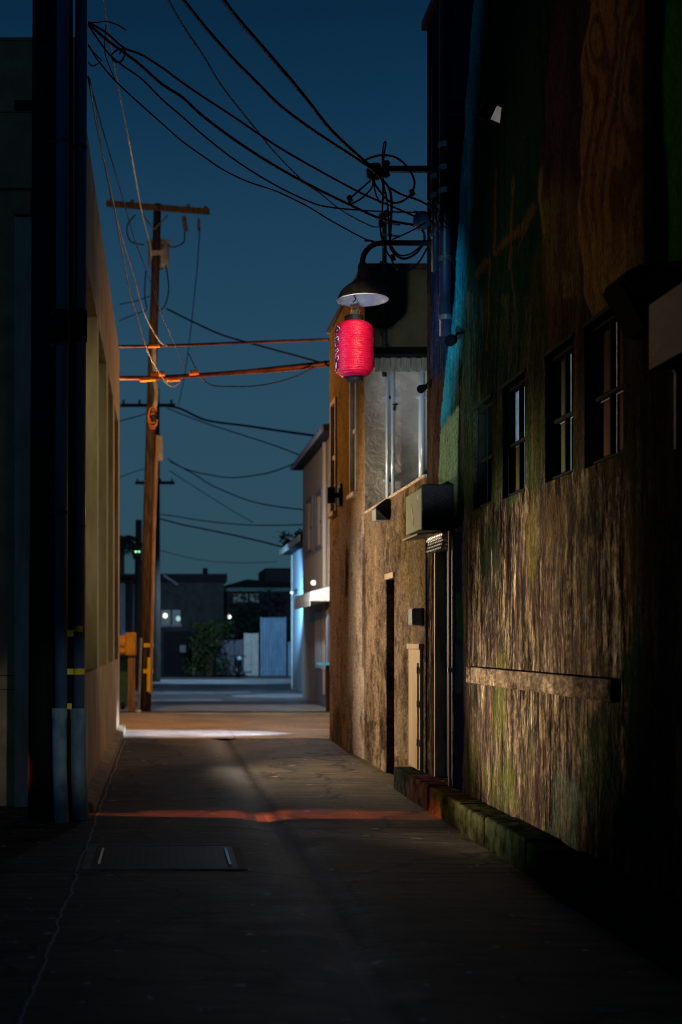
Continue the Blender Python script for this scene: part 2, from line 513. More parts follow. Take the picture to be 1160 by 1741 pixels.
# ------------------------------------------------------------------ noise for hand-painted colour
def vnoise(x, y, seed=0):
    xi, yi = np.floor(x).astype(np.int64), np.floor(y).astype(np.int64)
    fx, fy = x - xi, y - yi
    fx, fy = fx * fx * (3 - 2 * fx), fy * fy * (3 - 2 * fy)

    def h(a, b):
        v = np.sin(a * 127.1 + b * 311.7 + seed * 74.7) * 43758.5453
        return v - np.floor(v)
    return (h(xi, yi) * (1 - fx) + h(xi + 1, yi) * fx) * (1 - fy) + (h(xi, yi + 1) * (1 - fx) + h(xi + 1, yi + 1) * fx) * fy


def fbm(x, y, seed=0, o=4):
    s, a, t = 0, 1, 0
    for k in range(o):
        s = s + a * vnoise(x * 2 ** k, y * 2 ** k, seed + k)
        t += a
        a *= 0.55
    return s / t


def sm(a, b, x):
    t = np.clip((x - a) / (b - a), 0, 1)
    return t * t * (3 - 2 * t)


def lay(c, k, col):
    k = np.asarray(k)[:, None]
    return c * (1 - k) + np.array(col)[None, :] * k


XW = 2.72


def mural_paint(Y, Z):
    Y = np.maximum(Y, 2.0)
    w = (fbm(Y * 3, Z * 3, 3) - 0.5)
    px = VX + F * XW / Y + w * 9
    py = VY - (Z - H) * F / Y + (fbm(Y * 2.5, Z * 2.5, 11) - 0.5) * 22
    n1 = fbm(Y * 6, Z * 1.3, 21)
    n2 = fbm(Y * 2, Z * 1.0, 31)
    n3 = fbm(Y * 13, Z * 5, 61)
    c = np.tile(np.array((0.012, 0.030, 0.019)), (len(Y), 1))
    # olive ground under the dark green canopy
    xg = np.interp(py, [0, 280, 400, 450, 643, 690, 760], [960, 930, 912, 900, 880, 830, 770])
    c = lay(c, sm(-4, 8, px - xg) * sm(380, 430, py), (0.034, 0.040, 0.015))
    c = lay(c, sm(660, 720, py) * (px < 900) * 0.7, (0.026, 0.045, 0.018))
    # thin brown lines drawn over the green
    for (xa, ya, xb_, yb_, ww) in ((842, 290, 840, 430, 2.0), (842, 430, 880, 395, 6), (874, 300, 866, 460, 2.0), (880, 395, 905, 350, 7), (812, 465, 826, 445, 6), (832, 430, 828, 600, 1.8), (868, 380, 872, 500, 1.6), (815, 630, 818, 710, 1.2), (905, 350, 880, 425, 1.6)):
        dx, dy = xb_ - xa, yb_ - ya
        t = np.clip(((px - xa) * dx + (py - ya) * dy) / (dx * dx + dy * dy), 0, 1)
        d = np.hypot(px - xa - t * dx, py - ya - t * dy)
        c = lay(c, (1 - sm(ww * 0.5, ww * 1.2, d)) * 0.75, (0.10, 0.055, 0.02))
    # teal strip and what lies left of it
    xb = np.interp(py, [-200, 0, 100, 300, 400, 500, 600, 640, 720, 860], [815, 806, 797, 785, 778, 772, 762, 755, 749, 746])
    t = px - xb
    c = lay(c, (t > 0) * (1 - sm(3, 25, t)) * (1 - sm(690, 760, py)), (0.02, 0.36, 0.52))
    c = lay(c, (t > 0) * (1 - sm(28, 34, t)) * sm(-4, 4, py - 735 + (px - 748) * 1.4) * (py < 880), (0.20, 0.30, 0.15))
    c = lay(c, (1 - sm(1.5, 3, np.abs(px - 782))) * sm(600, 640, py) * (py < 850), (0.01, 0.012, 0.008))
    c = lay(c, (t <= 0) * 1.0, (0.012, 0.026, 0.075))
    c = lay(c, (t <= 0) * (1 - sm(5, 8, np.abs(t + 8))) * sm(150, 230, py) * (py < 540), (0.003, 0.004, 0.006))
    c = lay(c, (t <= 0) * (px < 733) * 1.0, (0.02, 0.018, 0.016))
    c = lay(c, (t <= 0) * sm(625, 660, py), (0.055, 0.032, 0.022))
    # tree trunk
    xt = np.interp(py, [0, 280, 330, 400, 480, 600, 700], [940, 920, 912, 922, 925, 935, 943])
    tk = sm(-2, 3, px - xt) * (px < 1100) * (1 - sm(640, 800, py))
    tree = np.tile(np.array((0.050, 0.028, 0.026)), (len(Y), 1))
    grain = 0.5 + 0.5 * np.sin((px * 0.55 + 14 * fbm(px * 0.02, py * 0.006, 5)) * 1.2)
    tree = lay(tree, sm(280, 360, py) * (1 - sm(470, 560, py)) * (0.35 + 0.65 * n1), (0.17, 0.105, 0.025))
    tree = lay(tree, sm(480, 560, py) * 0.8, (0.085, 0.048, 0.026))
    tree = lay(tree, (n1 > 0.52) * 0.5, (0.028, 0.016, 0.016))
    tree = lay(tree, ((np.abs(px - 965) < 9) & (np.abs(py - 482) < 24)) * 0.7, (0.18, 0.11, 0.03))
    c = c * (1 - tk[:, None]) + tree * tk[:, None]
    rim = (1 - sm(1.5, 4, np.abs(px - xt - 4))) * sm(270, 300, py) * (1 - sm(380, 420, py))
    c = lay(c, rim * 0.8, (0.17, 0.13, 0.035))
    # wood grain panel with rounded foot
    foot = 545 - 0.030 * np.maximum(0, 1018 - px) ** 2 - 0.004 * np.maximum(0, px - 1030) ** 2
    xl = np.interp(py, [0, 60, 150, 260, 340, 430, 500, 540], [1004, 992, 986, 988, 983, 986, 994, 1010]) + 3 * np.sin(py * 0.045)
    pk = sm(0, 3, px - xl) * (1 - sm(1088, 1102, px)) * (1 - sm(-4, 4, py - foot))
    wood = np.tile(np.array((0.25, 0.11, 0.04)), (len(Y), 1))
    ring = px * 0.16 + 11 * fbm(px * 0.02, py * 0.0055, 9)
    for (kx, ky, sx, sy) in ((1032, 300, 30, 95), (1072, 120, 22, 90), (1042, 455, 20, 55), (1090, 400, 20, 85), (1010, 60, 16, 60)):
        d = np.sqrt(((px - kx) / sx) ** 2 + ((py - ky) / sy) ** 2)
        ring = ring + 9.0 * np.exp(-d * d * 0.8)
    gr = 0.5 + 0.5 * np.sin(ring * 1.35)
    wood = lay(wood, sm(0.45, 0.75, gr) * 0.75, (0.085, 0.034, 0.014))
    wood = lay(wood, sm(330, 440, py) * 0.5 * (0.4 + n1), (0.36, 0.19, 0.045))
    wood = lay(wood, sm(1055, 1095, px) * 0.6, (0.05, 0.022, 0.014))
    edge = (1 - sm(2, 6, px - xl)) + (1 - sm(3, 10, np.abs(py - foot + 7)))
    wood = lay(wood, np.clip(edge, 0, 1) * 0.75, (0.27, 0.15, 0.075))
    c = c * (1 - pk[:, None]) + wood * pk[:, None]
    c = lay(c, sm(1092, 1100, px) * (1 - sm(1130, 1136, px + 5 * np.sin(py * 0.012))) * (py < 760), (0.008, 0.007, 0.006))
    c = lay(c, sm(1130, 1136, px + 5 * np.sin(py * 0.012)) * (py < 560), (0.045, 0.13, 0.012))
    c = lay(c, sm(900, 990, px) * sm(540, 660, py) * 0.75, (0.040, 0.028, 0.016))
    # weathered lower wall
    L = np.interp(px, [700, 780, 800, 850, 900, 1000, 1060, 1160, 1400], [905, 905, 888, 856, 826, 800, 815, 870, 900])
    lk = sm(-8, 8, py - L + 60 * (n1 - 0.5) + 90 * (n3 - 0.5))
    low = np.tile(np.array((0.050, 0.031, 0.026)), (len(Y), 1))
    low = lay(low, sm(0.5, 0.62, n2) * 0.7, (0.035, 0.024, 0.022))
    al = np.ones(len(Y))
    for (mx, my, rx, ry, col, a_) in ((832, 925, 20, 62, (0.004, 0.008, 0.005), 0.04), (907, 905, 13, 95, (0.08, 0.066, 0.015), 0.5), (940, 880, 34, 50, (0.06, 0.04, 0.02), 0.5),
                                     (797, 1310, 10, 70, (0.06, 0.065, 0.012), 0.4), (852, 1345, 30, 75, (0.055, 0.062, 0.014), 0.5), (850, 1205, 13, 85, (0.05, 0.055, 0.015), 0.55),
                                     (905, 1330, 24, 95, (0.045, 0.026, 0.024), 0.4), (962, 1375, 30, 80, (0.06, 0.075, 0.06), 0.6), (1000, 960, 36, 70, (0.05, 0.032, 0.022), 0.55),
                                     (1030, 1330, 46, 150, (0.010, 0.022, 0.010), 0.35), (1085, 1250, 34, 260, (0.010, 0.030, 0.012), 0.1), (1130, 1180, 26, 230, (0.035, 0.028, 0.032), 0.25),
                                     (1085, 930, 30, 110, (0.055, 0.032, 0.016), 0.35), (1000, 870, 60, 60, (0.03, 0.022, 0.016), 0.35), (884, 1040, 8, 110, (0.03, 0.02, 0.018), 0.3)):
        d = np.sqrt(((px - mx) / rx) ** 2 + ((py - my) / ry) ** 2) + (n1 - 0.5) * 1.1 + (n3 - 0.5) * 1.5
        k = 1 - sm(0.7, 1.0, d)
        low = lay(low, k, col)
        al = al * (1 - k) + a_ * k
    al = al * (0.45 + 0.55 * sm(0.36, 0.56, fbm(Y * 1.7, Z * 1.0, 71)))
    low = lay(low, (1 - sm(0.34, 0.50, fbm(Y * 2.3, Z * 0.9, 81))) * 0.6, (0.016, 0.016, 0.011))
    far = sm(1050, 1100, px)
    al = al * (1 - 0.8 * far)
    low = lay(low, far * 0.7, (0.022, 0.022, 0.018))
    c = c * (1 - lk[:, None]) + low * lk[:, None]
    # blue painted strip beside the door
    bk = sm(770, 772, px) * (1 - sm(787, 790, px)) * sm(885, 895, py)
    blue = np.tile(np.array((0.005, 0.008, 0.026)), (len(Y), 1))
    blue = lay(blue, ((px > 776) & (np.abs(py - 1048) < 38)) * 0.9, (0.008, 0.035, 0.02))
    blue = lay(blue, ((px > 774) & (np.abs(py - 1135) < 40)) * 0.6, (0.012, 0.03, 0.045))
    c = c * (1 - bk[:, None]) + blue * bk[:, None]
    purple = sm(786, 789, px) * (1 - sm(792, 797, px)) * sm(860, 880, py)
    c = lay(c, purple * 0.8, (0.07, 0.05, 0.055))
    alpha = lk * al * (1 - bk) * (1 - 0.7 * purple) * (px > 712)
    alpha = np.maximum(alpha, 0.10 * (py > 500) * (py < L))
    return np.concatenate([np.clip(c, 0.002, 1), alpha[:, None]], axis=1)


def annex_paint(Y, Z):
    w = fbm(Y * 0.9, Z * 0.8, 41)
    n1 = fbm(Y * 2.6, Z * 1.9, 43)
    c = np.tile(np.array((0.30, 0.20, 0.12)), (len(Y), 1))
    low = 1 - sm(3.1, 3.8, Z + 0.8 * (w - 0.5))
    c = lay(c, low * 0.8, (0.21, 0.155, 0.115))
    c = lay(c, low * (Y > 18) * 0.85, (0.40, 0.33, 0.30))
    c = lay(c, low * sm(0.5, 0.6, n1) * np.where(Y > 18, 0.3, 0.75), (0.085, 0.055, 0.036))
    c = lay(c, (Y > 18) * (1 - low) * 1.0, (0.40, 0.255, 0.09))
    c = lay(c, (Y < 15.3) * low * sm(0.45, 0.6, w) * 0.55, (0.23, 0.165, 0.05))
    c = lay(c, (1 - sm(0.05, 0.13, np.abs(Y - 18.1 - 0.25 * (w - .5)))) * (Z < 3.0) * (Z > 1.2) * 0.75, (0.03, 0.022, 0.018))
    c = lay(c, (1 - sm(0.1, 0.3, np.abs(Y - 19.6 - 0.9 * (n1 - .5)))) * (Z > 2.2) * (Z < 3.1) * sm(0.42, 0.6, n1) * 0.85, (0.03, 0.024, 0.02))
    c = lay(c, (Z < 0.55 + 0.5 * (w - .5)) * sm(0.48, 0.58, n1) * 0.6, (0.05, 0.035, 0.026))
    c = lay(c, ((Y > 13.8) & (Y < 14.2) & (Z < 1.1)) * 0.6, (0.05, 0.07, 0.04))
    al = low * np.where(Y < 18, 0.75, 0.25) * (0.4 + 0.8 * w)
    return np.concatenate([np.clip(c, 0.002, 1), np.clip(al, 0, 1)[:, None]], axis=1)


# ================================================================== SETTING
def sheet(x0, x1, y0, y1, z, rx=0, ry=0, dz=None):
    bm = bmesh.new()
    xs = lines(x0, x1, rx or (x1 - x0))
    ys = lines(y0, y1, ry or (y1 - y0))
    g = [[bm.verts.new((x, y, z + (dz(x, y) if dz else 0))) for y in ys] for x in xs]
    for i in range(len(xs) - 1):
        for j in range(len(ys) - 1):
            bm.faces.new((g[i][j], g[i + 1][j], g[i + 1][j + 1], g[i][j + 1]))
    return bm


struct('ground', sheet(-400, 400, -40, 900, -0.06), M['earth'])


def gutter(x, y):
    c = 0.97 + 0.05 * math.sin(y * 0.9)
    return -0.035 * math.exp(-((x - c) / 0.16) ** 2) + 0.004 * math.sin(y * 2.3 + x * 1.7)


struct('alley_pavement', sheet(-9, 2.75, -4, 21.9, 0.0, 0.09, 0.2, gutter), M['alley_conc'])
struct('sidewalk', sheet(-20, 20, 21.9, 24.25, 0.004), M['sidewalk_conc'])
struct('street', sheet(-30, 30, 24.25, 30.0, -0.012), M['asphalt'])
struct('far_road', sheet(-20, 20, 30.0, 58.5, -0.004), M['far_road'])
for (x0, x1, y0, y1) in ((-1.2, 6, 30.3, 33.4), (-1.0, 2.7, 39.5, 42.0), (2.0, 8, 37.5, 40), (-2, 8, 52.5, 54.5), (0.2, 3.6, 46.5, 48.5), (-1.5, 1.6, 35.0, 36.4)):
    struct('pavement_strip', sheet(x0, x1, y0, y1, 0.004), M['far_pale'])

# red painted lip, mossy and plain kerb in front of the mural building
kb = bmesh.new()


def kerb_mat():
    m, nt, b = new_mat('kerb_paint')
    geo = N(nt, 'NewGeometry')
    sep = N(nt, 'SeparateXYZ')
    nt.links.new(geo.outputs['Position'], sep.inputs[0])
    wob = tex_noise(nt, 3, detail=4, world=True)
    y = math_n(nt, 'ADD', sep.outputs[1], math_n(nt, 'MULTIPLY', math_n(nt, 'SUBTRACT', wob, 0.5), 0.7))
    mr = N(nt, 'MapRange')
    mr.inputs['From Min'].default_value = 6.0
    mr.inputs['From Max'].default_value = 15.0
    nt.links.new(y, mr.inputs['Value'])
    u = lambda v: (v - 6) / 9
    base = ramp(nt, mr.outputs[0], [(u(8.4), (0.008, 0.016, 0.008)), (u(9.6), (0.016, 0.024, 0.015)), (u(10.8), (0.032, 0.032, 0.014)), (u(12.2), (0.075, 0.068, 0.02)), (u(12.6), (0.075, 0.034, 0.028)), (u(13.5), (0.075, 0.038, 0.032)), (u(13.75), (0.03, 0.036, 0.033))])
    d = tex_noise(nt, 7, detail=7, off=(1, 2, 3), world=True)
    base = mix(nt, 1.0, base, ramp(nt, d, [(0.35, 0.22), (0.62, 1.0)]), 'MULTIPLY')
    nt.links.new(base, b.inputs['Base Color'])
    b.inputs['Roughness'].default_value = 0.95
    b.inputs['Specular IOR Level'].default_value = 0.0
    bump(nt, b, d, 0.9, 0.05)
    return m


yk = 14.55
rk = random.Random(21)
while yk > 2.0:
    ln_ = rk.uniform(0.7, 1.5)
    if yk > 8.7 > yk - ln_:
        ln_ = yk - 8.7
    x_ = (2.49 if yk > 8.75 else 2.44) + rk.uniform(-0.012, 0.012)
    box(kb, x_, 2.719, yk - ln_ + 0.012, yk, -0.05, 0.235 + rk.uniform(-0.014, 0.012), 0.02)
    yk -= ln_
struct('kerb', kb, kerb_mat())
lk = bmesh.new()
prism(lk, [(-0.745, 12.5, -0.05), (-0.62, 12.5, -0.05), (-0.635, 12.5, 0.085), (-0.745, 12.5, 0.12)], (0, 11.6, 0))
struct('kerb', lk, M['curb_conc'])

# ================================================================== MURAL BUILDING
mural = thing('mural_building', 'tall building with a dark tree mural painted over its whole alley wall', 'building', (XW, 8, 0))
WIN = [(7.97, 8.70, 2.70, 3.60), (8.94, 9.59, 2.71, 3.60), (10.12, 10.79, 2.72, 3.60), (11.15, 11.80, 2.73, 3.60)]
DOOR = (12.66, 13.44, 0.24, 2.62)
ys = lines(0.0, 6.6, 0.3) + lines(6.6, 13.86, 0.022)[1:]
facade('wall', M['mural'], mural, XW, 0.0, 13.86, -0.05, 7.86, WIN + [DOOR], 0.12, 0.02, mural_paint, XW + 0.13, ys)
obj('building_body', B(XW + 0.125, 12, 0.0, 13.86, -0.05, 7.855), M['black_paint'], mural)
bm = B(XW - 0.05, XW + 0.2, 0, 13.9, 7.86, 7.95)
obj('coping', bm, M['black_paint'], mural)
bm = B(XW - 0.045, XW - 0.001, 8.06, 11.9, 1.226, 1.364, 0.008)
led = obj('ledge_board', bm, M['annex_wall'], mural)
at = led.data.color_attributes.new('paint', 'FLOAT_COLOR', 'POINT')
at.data.foreach_set('color', np.tile(np.array((0.085, 0.058, 0.042, 0.8), np.float32), len(led.data.vertices)))
boards = [('board_brown', 'frame_glint_warm'), ('board_olive', 'frame_glint'), ('board_olive', 'pane_blue'), ('board_green', 'glass_dark')]
for wi, (ya, yb, za, zb) in enumerate(WIN):
    x = XW + 0.055
    f = bmesh.new()
    w = 0.035
    box(f, x - 0.015, x + 0.06, ya + 0.002, ya + w, za + 0.002, zb - 0.002)
    box(f, x - 0.015, x + 0.06, yb - w, yb - 0.002, za + 0.002, zb - 0.002)
    box(f, x - 0.014, x + 0.06, ya + w, yb - w, za + 0.002, za + w)
    box(f, x - 0.014, x + 0.06, ya + w, yb - w, zb - w, zb - 0.002)
    wn = obj('window', f, M['frame_black'], mural)
    mb = bmesh.new()
    yc, zc = (ya + yb) / 2 + 0.02, (za + zb) / 2 - 0.02
    box(mb, x - 0.005, x + 0.03, yc - 0.012, yc + 0.012, za + w, zb - w)
    box(mb, x - 0.004, x + 0.03, ya + w, yc - 0.012, zc - 0.012, zc + 0.012)
    box(mb, x - 0.004, x + 0.03, yc + 0.012, yb - w, zc - 0.012, zc + 0.012)
    obj('muntin', mb, M['frame_black'], wn)
    bmat, lmat = boards[wi]
    gl = B(x + 0.040, x + 0.046, ya + w, yb - w, za + w, zb - w)
    obj('pane', gl, M[lmat] if wi != 2 else M['pane_blue'], wn)
    bb = bmesh.new()
    g = 0.007
    for (p, q, r, s) in ((ya + w, yc - 0.012, za + w, zc - 0.012), (yc + 0.012, yb - w, za + w, zc - 0.012), (ya + w, yc - 0.012, zc + 0.012, zb - w), (yc + 0.012, yb - w, zc + 0.012, zb - w)):
        if wi == 2 and p > yc and r > zc:
            continue           # the one uncovered pane
        gg = 0.004 if wi < 2 else 0.0015
        box(bb, x + 0.034, x + 0.0385, p + gg, q - gg * 0.3, r + gg * 0.3, s - gg)
    obj('board', bb, M[bmat], wn)
    ob = B(XW - 0.012, XW + 0.05, ya - 0.02, yb + 0.02, zb + 0.003, zb + 0.03)
    obj('lintel', ob, M['board_green'], wn)
# door
d = obj('door', B(XW + 0.085, XW + 0.118, DOOR[0] + 0.03, DOOR[1] - 0.045, 0.26, 2.55), M['door_green'], mural)
bm = bmesh.new()
for yy in (12.86, 13.02, 13.2):
    box(bm, XW + 0.076, XW + 0.086, yy - 0.006, yy + 0.006, 0.3, 2.5)
obj('door_batten', bm, M['door_green'], d)
obj('door_handle', T([(XW + 0.06, 12.76, 1.2), (XW + 0.06, 12.76, 1.34)], 0.012), M['steel'], d)
bm = B(XW - 0.012, XW + 0.1, DOOR[1] - 0.04, DOOR[1] - 0.003, 0.245, 2.61)
obj('door_frame', bm, M['jamb'], mural)
bm = bmesh.new()
tube(bm, [(XW - 0.03, 12.63, 0.18), (XW - 0.03, 12.63, 2.74)], 0.016, 8)
box(bm, XW - 0.05, XW + 0.0, 12.61, 12.65, 1.3, 1.34)
obj('door_post', bm, M['jamb'], mural)
# rolled security gate above the door
bm = bmesh.new()
for k in range(7):
    z = 2.46 + 0.035 * k
    box(bm, XW - 0.10 + 0.01 * (k % 3), XW - 0.006, 12.70, 13.40, z, z + 0.016)
for k in range(9):
    y = 12.74 + 0.08 * k
    tube(bm, [(XW - 0.10, y, 2.46), (XW - 0.07, y + 0.02, 2.56), (XW - 0.09, y, 2.69)], 0.008, 5)
obj('folded_gate', bm, M['steel'], mural)

# things on the mural wall
ac = thing('fan_box', 'boxy wall fan unit with a round black fan over the green door', 'fan unit', (2.6, 13.0, 2.63))
obj('casing', B(2.43, 2.715, 12.62, 13.46, 2.64, 3.03, 0.015), M['green_panel'], ac)
bm = B(2.42, 2.717, 12.585, 12.618, 2.62, 3.05, 0.012)
fr = obj('front_panel', bm, M['black_paint'], ac)
bm = bmesh.new()
for r in (0.03, 0.06, 0.09, 0.12, 0.14):
    pts = [(2.57 + r * math.cos(a * math.pi / 16), 12.578, 2.835 + r * math.sin(a * math.pi / 16)) for a in range(33)]
    tube(bm, pts, 0.004, 5, cap=False)
for a in range(6):
    ca, sa = math.cos(a * math.pi / 6), math.sin(a * math.pi / 6)
    tube(bm, [(2.57 - 0.14 * ca, 12.576, 2.835 - 0.14 * sa), (2.57 + 0.14 * ca, 12.576, 2.835 + 0.14 * sa)], 0.003, 5)
obj('fan_grille', bm, M['dark_steel'], fr)
for (y0_, z0_, y1_, z1_) in ((13.16, 2.93, 13.02, 2.70), (12.86, 3.0, 12.80, 2.92)):
    bm = prism(bmesh.new(), [(2.427, y0_, z0_), (2.427, (y0_ + y1_) / 2 + 0.035, (z0_ + z1_) / 2), (2.427, y1_, z1_), (2.427, (y0_ + y1_) / 2 - 0.01, (z0_ + z1_) / 2)], (0.004, 0, 0))
    obj('painted_mark', bm, M['slash_paint'], ac)
bm = bmesh.new()
prism(bm, [(2.40, 12.7, 2.60), (2.715, 12.7, 2.63), (2.715, 12.7, 2.615), (2.40, 12.7, 2.585)], (0, 0.8, 0))
obj('support_shelf', bm, M['jamb'], ac)

fl = thing('flood_light', 'black flood light with a pale square lens, highest on the mural wall', 'flood light', P(845, 190, 11.0))
c = P(842, 190, 10.9)
bm = B(-0.13, 0.13, -0.05, 0.05, -0.085, 0.085, 0.02)
rot = Matrix.Translation(c) @ Matrix.Rotation(math.radians(24), 4, 'Y') @ Matrix.Rotation(math.radians(32), 4, 'X')
bmesh.ops.transform(bm, matrix=rot, verts=bm.verts)
obj('housing', bm, M['black_paint'], fl)
bm = B(-0.01, 0.10, -0.056, -0.0505, -0.055, 0.055)
bmesh.ops.transform(bm, matrix=rot, verts=bm.verts)
obj('lens', bm, M['lens_flood'], fl)
obj('bracket', T([c + Vector((0.05, 0.02, 0.03)), c + Vector((0.25, 0.15, 0.1)), Vector((XW, 11.15, c.z + 0.1))], 0.02), M['black_paint'], fl)

hd = thing('hooded_spotlight', 'big black hooded spotlight mounted above the boarded brown window', 'spotlight', P(1080, 530, 7.45))
bm = bmesh.new()
pts = [P(1025, 492, 7.45), P(1050, 478, 7.4), P(1130, 470, 7.3), P(1136, 497, 7.3), P(1106, 540, 7.35), P(1082, 582, 7.4), P(1072, 580, 7.45)]
prism(bm, pts, (0.0, -0.34, 0.0))
bmesh.ops.bevel(bm, geom=list(bm.edges), offset=0.012, segments=1, affect='EDGES')
obj('hood', bm, M['matte_black'], hd)
obj('bracket', T([P(1120, 500, 7.2), P(1120, 560, 7.2), Vector((XW, 7.1, 3.0)), Vector((XW, 7.1, 2.6))], 0.03), M['black_paint'], hd)
obj('lens', prism(bmesh.new(), [P(1030, 500, 7.43), P(1072, 575, 7.43), P(1066, 578, 7.43), P(1024, 500, 7.43)], (0, -0.28, 0)), M['matte_black'], hd)

wb = thing('wooden_canopy', 'brown wooden canopy box jutting from the wall beyond the hooded spotlight', 'canopy', (2.5, 5.5, 2.9))
obj('fascia', B(2.37, 2.40, 3.5, 6.58, 2.91, 3.23, 0.004), M['wood_box'], wb)
obj('top_board', B(2.40, 2.715, 3.5, 6.575, 3.19, 3.225), M['wood_box'], wb)
obj('end_board', B(2.401, 2.715, 6.545, 6.575, 2.915, 3.188), M['door_brown'], wb)
obj('soffit', B(2.402, 2.714, 3.5, 6.543, 2.93, 2.95), M['black_paint'], wb)

cm = thing('security_camera', 'small black camera on the mural beside the teal stripe', 'camera', P(793, 575, 12.1))
c = Vector((XW - 0.12, 12.15, ZA(576, 12.1)))
obj('camera_body', T([c + Vector((0.02, 0.05, 0.015)), c + Vector((-0.03, -0.10, -0.03))], 0.05, 10), M['matte_black'], cm)
obj('bracket', T([c, c + Vector((0.06, 0, 0.06)), Vector((XW, 12.15, c.z + 0.07))], 0.014), M['matte_black'], cm)
sp = thing('small_spotlight', 'small black spotlight at the wall corner beside the white drainpipe', 'spotlight', P(720, 658, 13.75))
c = P(719, 660, 13.75)
obj('lamp_head', T([c + Vector((-0.03, -0.06, -0.02)), c + Vector((0.03, 0.04, 0.02))], 0.045, 10, r2=0.03), M['matte_black'], sp)
obj('bracket', T([c, c + Vector((0.06, 0, 0.06)), Vector((XW, 13.75, c.z + 0.07))], 0.012), M['black_paint'], sp)

# conduits with clamps at the corner
for (px, z0_, z1_, r, lab) in ((757, 4.45, 8.6, 0.055, 'thick blue conduit with shiny clamps at the mural building corner'), (738, 5.2, 7.2, 0.04, 'thin dark conduit at the very corner of the mural building')):
    Yc = F * (XW - 0.06) / (px - VX)
    t = thing('conduit', lab, 'conduit', (XW - r, Yc, z0_), group='conduits on the mural corner')
    obj('pipe', T([(XW - r - 0.004, Yc, z0_), (XW - r - 0.004, Yc, z1_)], r, 14), M['conduit_navy'], t, smooth=True)
    for py in ((247, 286, 325, 440, 540) if px > 750 else (300, 333)):
        z = ZA(py, Yc)
        bm = T([(XW - r - 0.004, Yc, z - 0.025), (XW - r - 0.004, Yc, z + 0.025)], r + 0.008, 14)
        obj('clamp', bm, M['steel'], t)

# ================================================================== ANNEX (low wall) and OCHRE REAR BUILDING
annex = thing('annex_building', 'low weathered annex with streaked brown wall between mural and ochre house', 'building', (2.7, 16, 0))
DW = (15.72, 16.28, -0.05, 2.32)
facade('wall', M['annex_wall'], annex, 2.705, 13.87, 17.98, -0.05, 3.27, [DW], 0.16, 0.05, annex_paint, 2.88)
obj('building_body', B(2.87, 9, 13.87, 17.98, -0.05, 3.265), M['roofing'], annex)
obj('coping', B(2.69, 2.95, 13.87, 17.98, 3.27, 3.30), M['jamb'], annex)
obj('door', B(2.80, 2.84, 15.74, 16.26, 0.0, 2.30), M['door_brown'], annex)
obj('door_lintel', B(2.685, 2.80, 15.70, 16.30, 2.325, 2.39), M['jamb'], annex)
cb = thing('cabinet_door', 'narrow tan wooden cupboard door with trim on the low wall', 'cupboard', (2.69, 14.25, 0.24))
obj('surround', B(2.672, 2.703, 14.0, 14.64, 0.245, 1.50, 0.004), M['tan_door'], cb)
obj('cap_moulding', B(2.655, 2.703, 13.97, 14.67, 1.502, 1.56, 0.006), M['tan_door'], cb)
obj('door_panel', B(2.655, 2.671, 14.06, 14.50, 0.26, 1.36, 0.004), M['tan_door'], cb)
for z in (0.5, 0.9, 1.25):
    obj('hinge', B(2.648, 2.656, 14.02, 14.055, z, z + 0.07), M['black_paint'], cb)
mt = thing('meter_box', 'small grey meter box on the low wall above the tan cupboard', 'meter box', (2.65, 14.1, 1.75))
obj('box_body', B(2.60, 2.703, 14.0, 14.22, 1.75, 1.93, 0.01), M['grey_box'], mt)
obj('box_lid', B(2.592, 2.60, 14.01, 14.21, 1.76, 1.92, 0.003), M['grey_box'], mt)
wp = thing('wall_light', 'black wedge shaped wall light below the twin drainpipes', 'wall light', P(655, 866, 16.2))
bm = bmesh.new()
a0, a1, a2 = P(641, 862, 16.2), P(655, 848, 16.2), P(668, 858, 16.2)
prism(bm, [P(640, 862, 16.0), P(657, 848, 16.0), P(669, 852, 16.0), P(668, 884, 16.0), P(662, 882, 16.0)], (0, 0.35, 0))
obj('housing', bm, M['black_paint'], wp)
obj('lens', prism(bmesh.new(), [P(639, 864, 16.0), P(661, 884, 16.0), P(640, 884, 16.0)], (0, 0.3, 0)), M['grey_box'], wp)

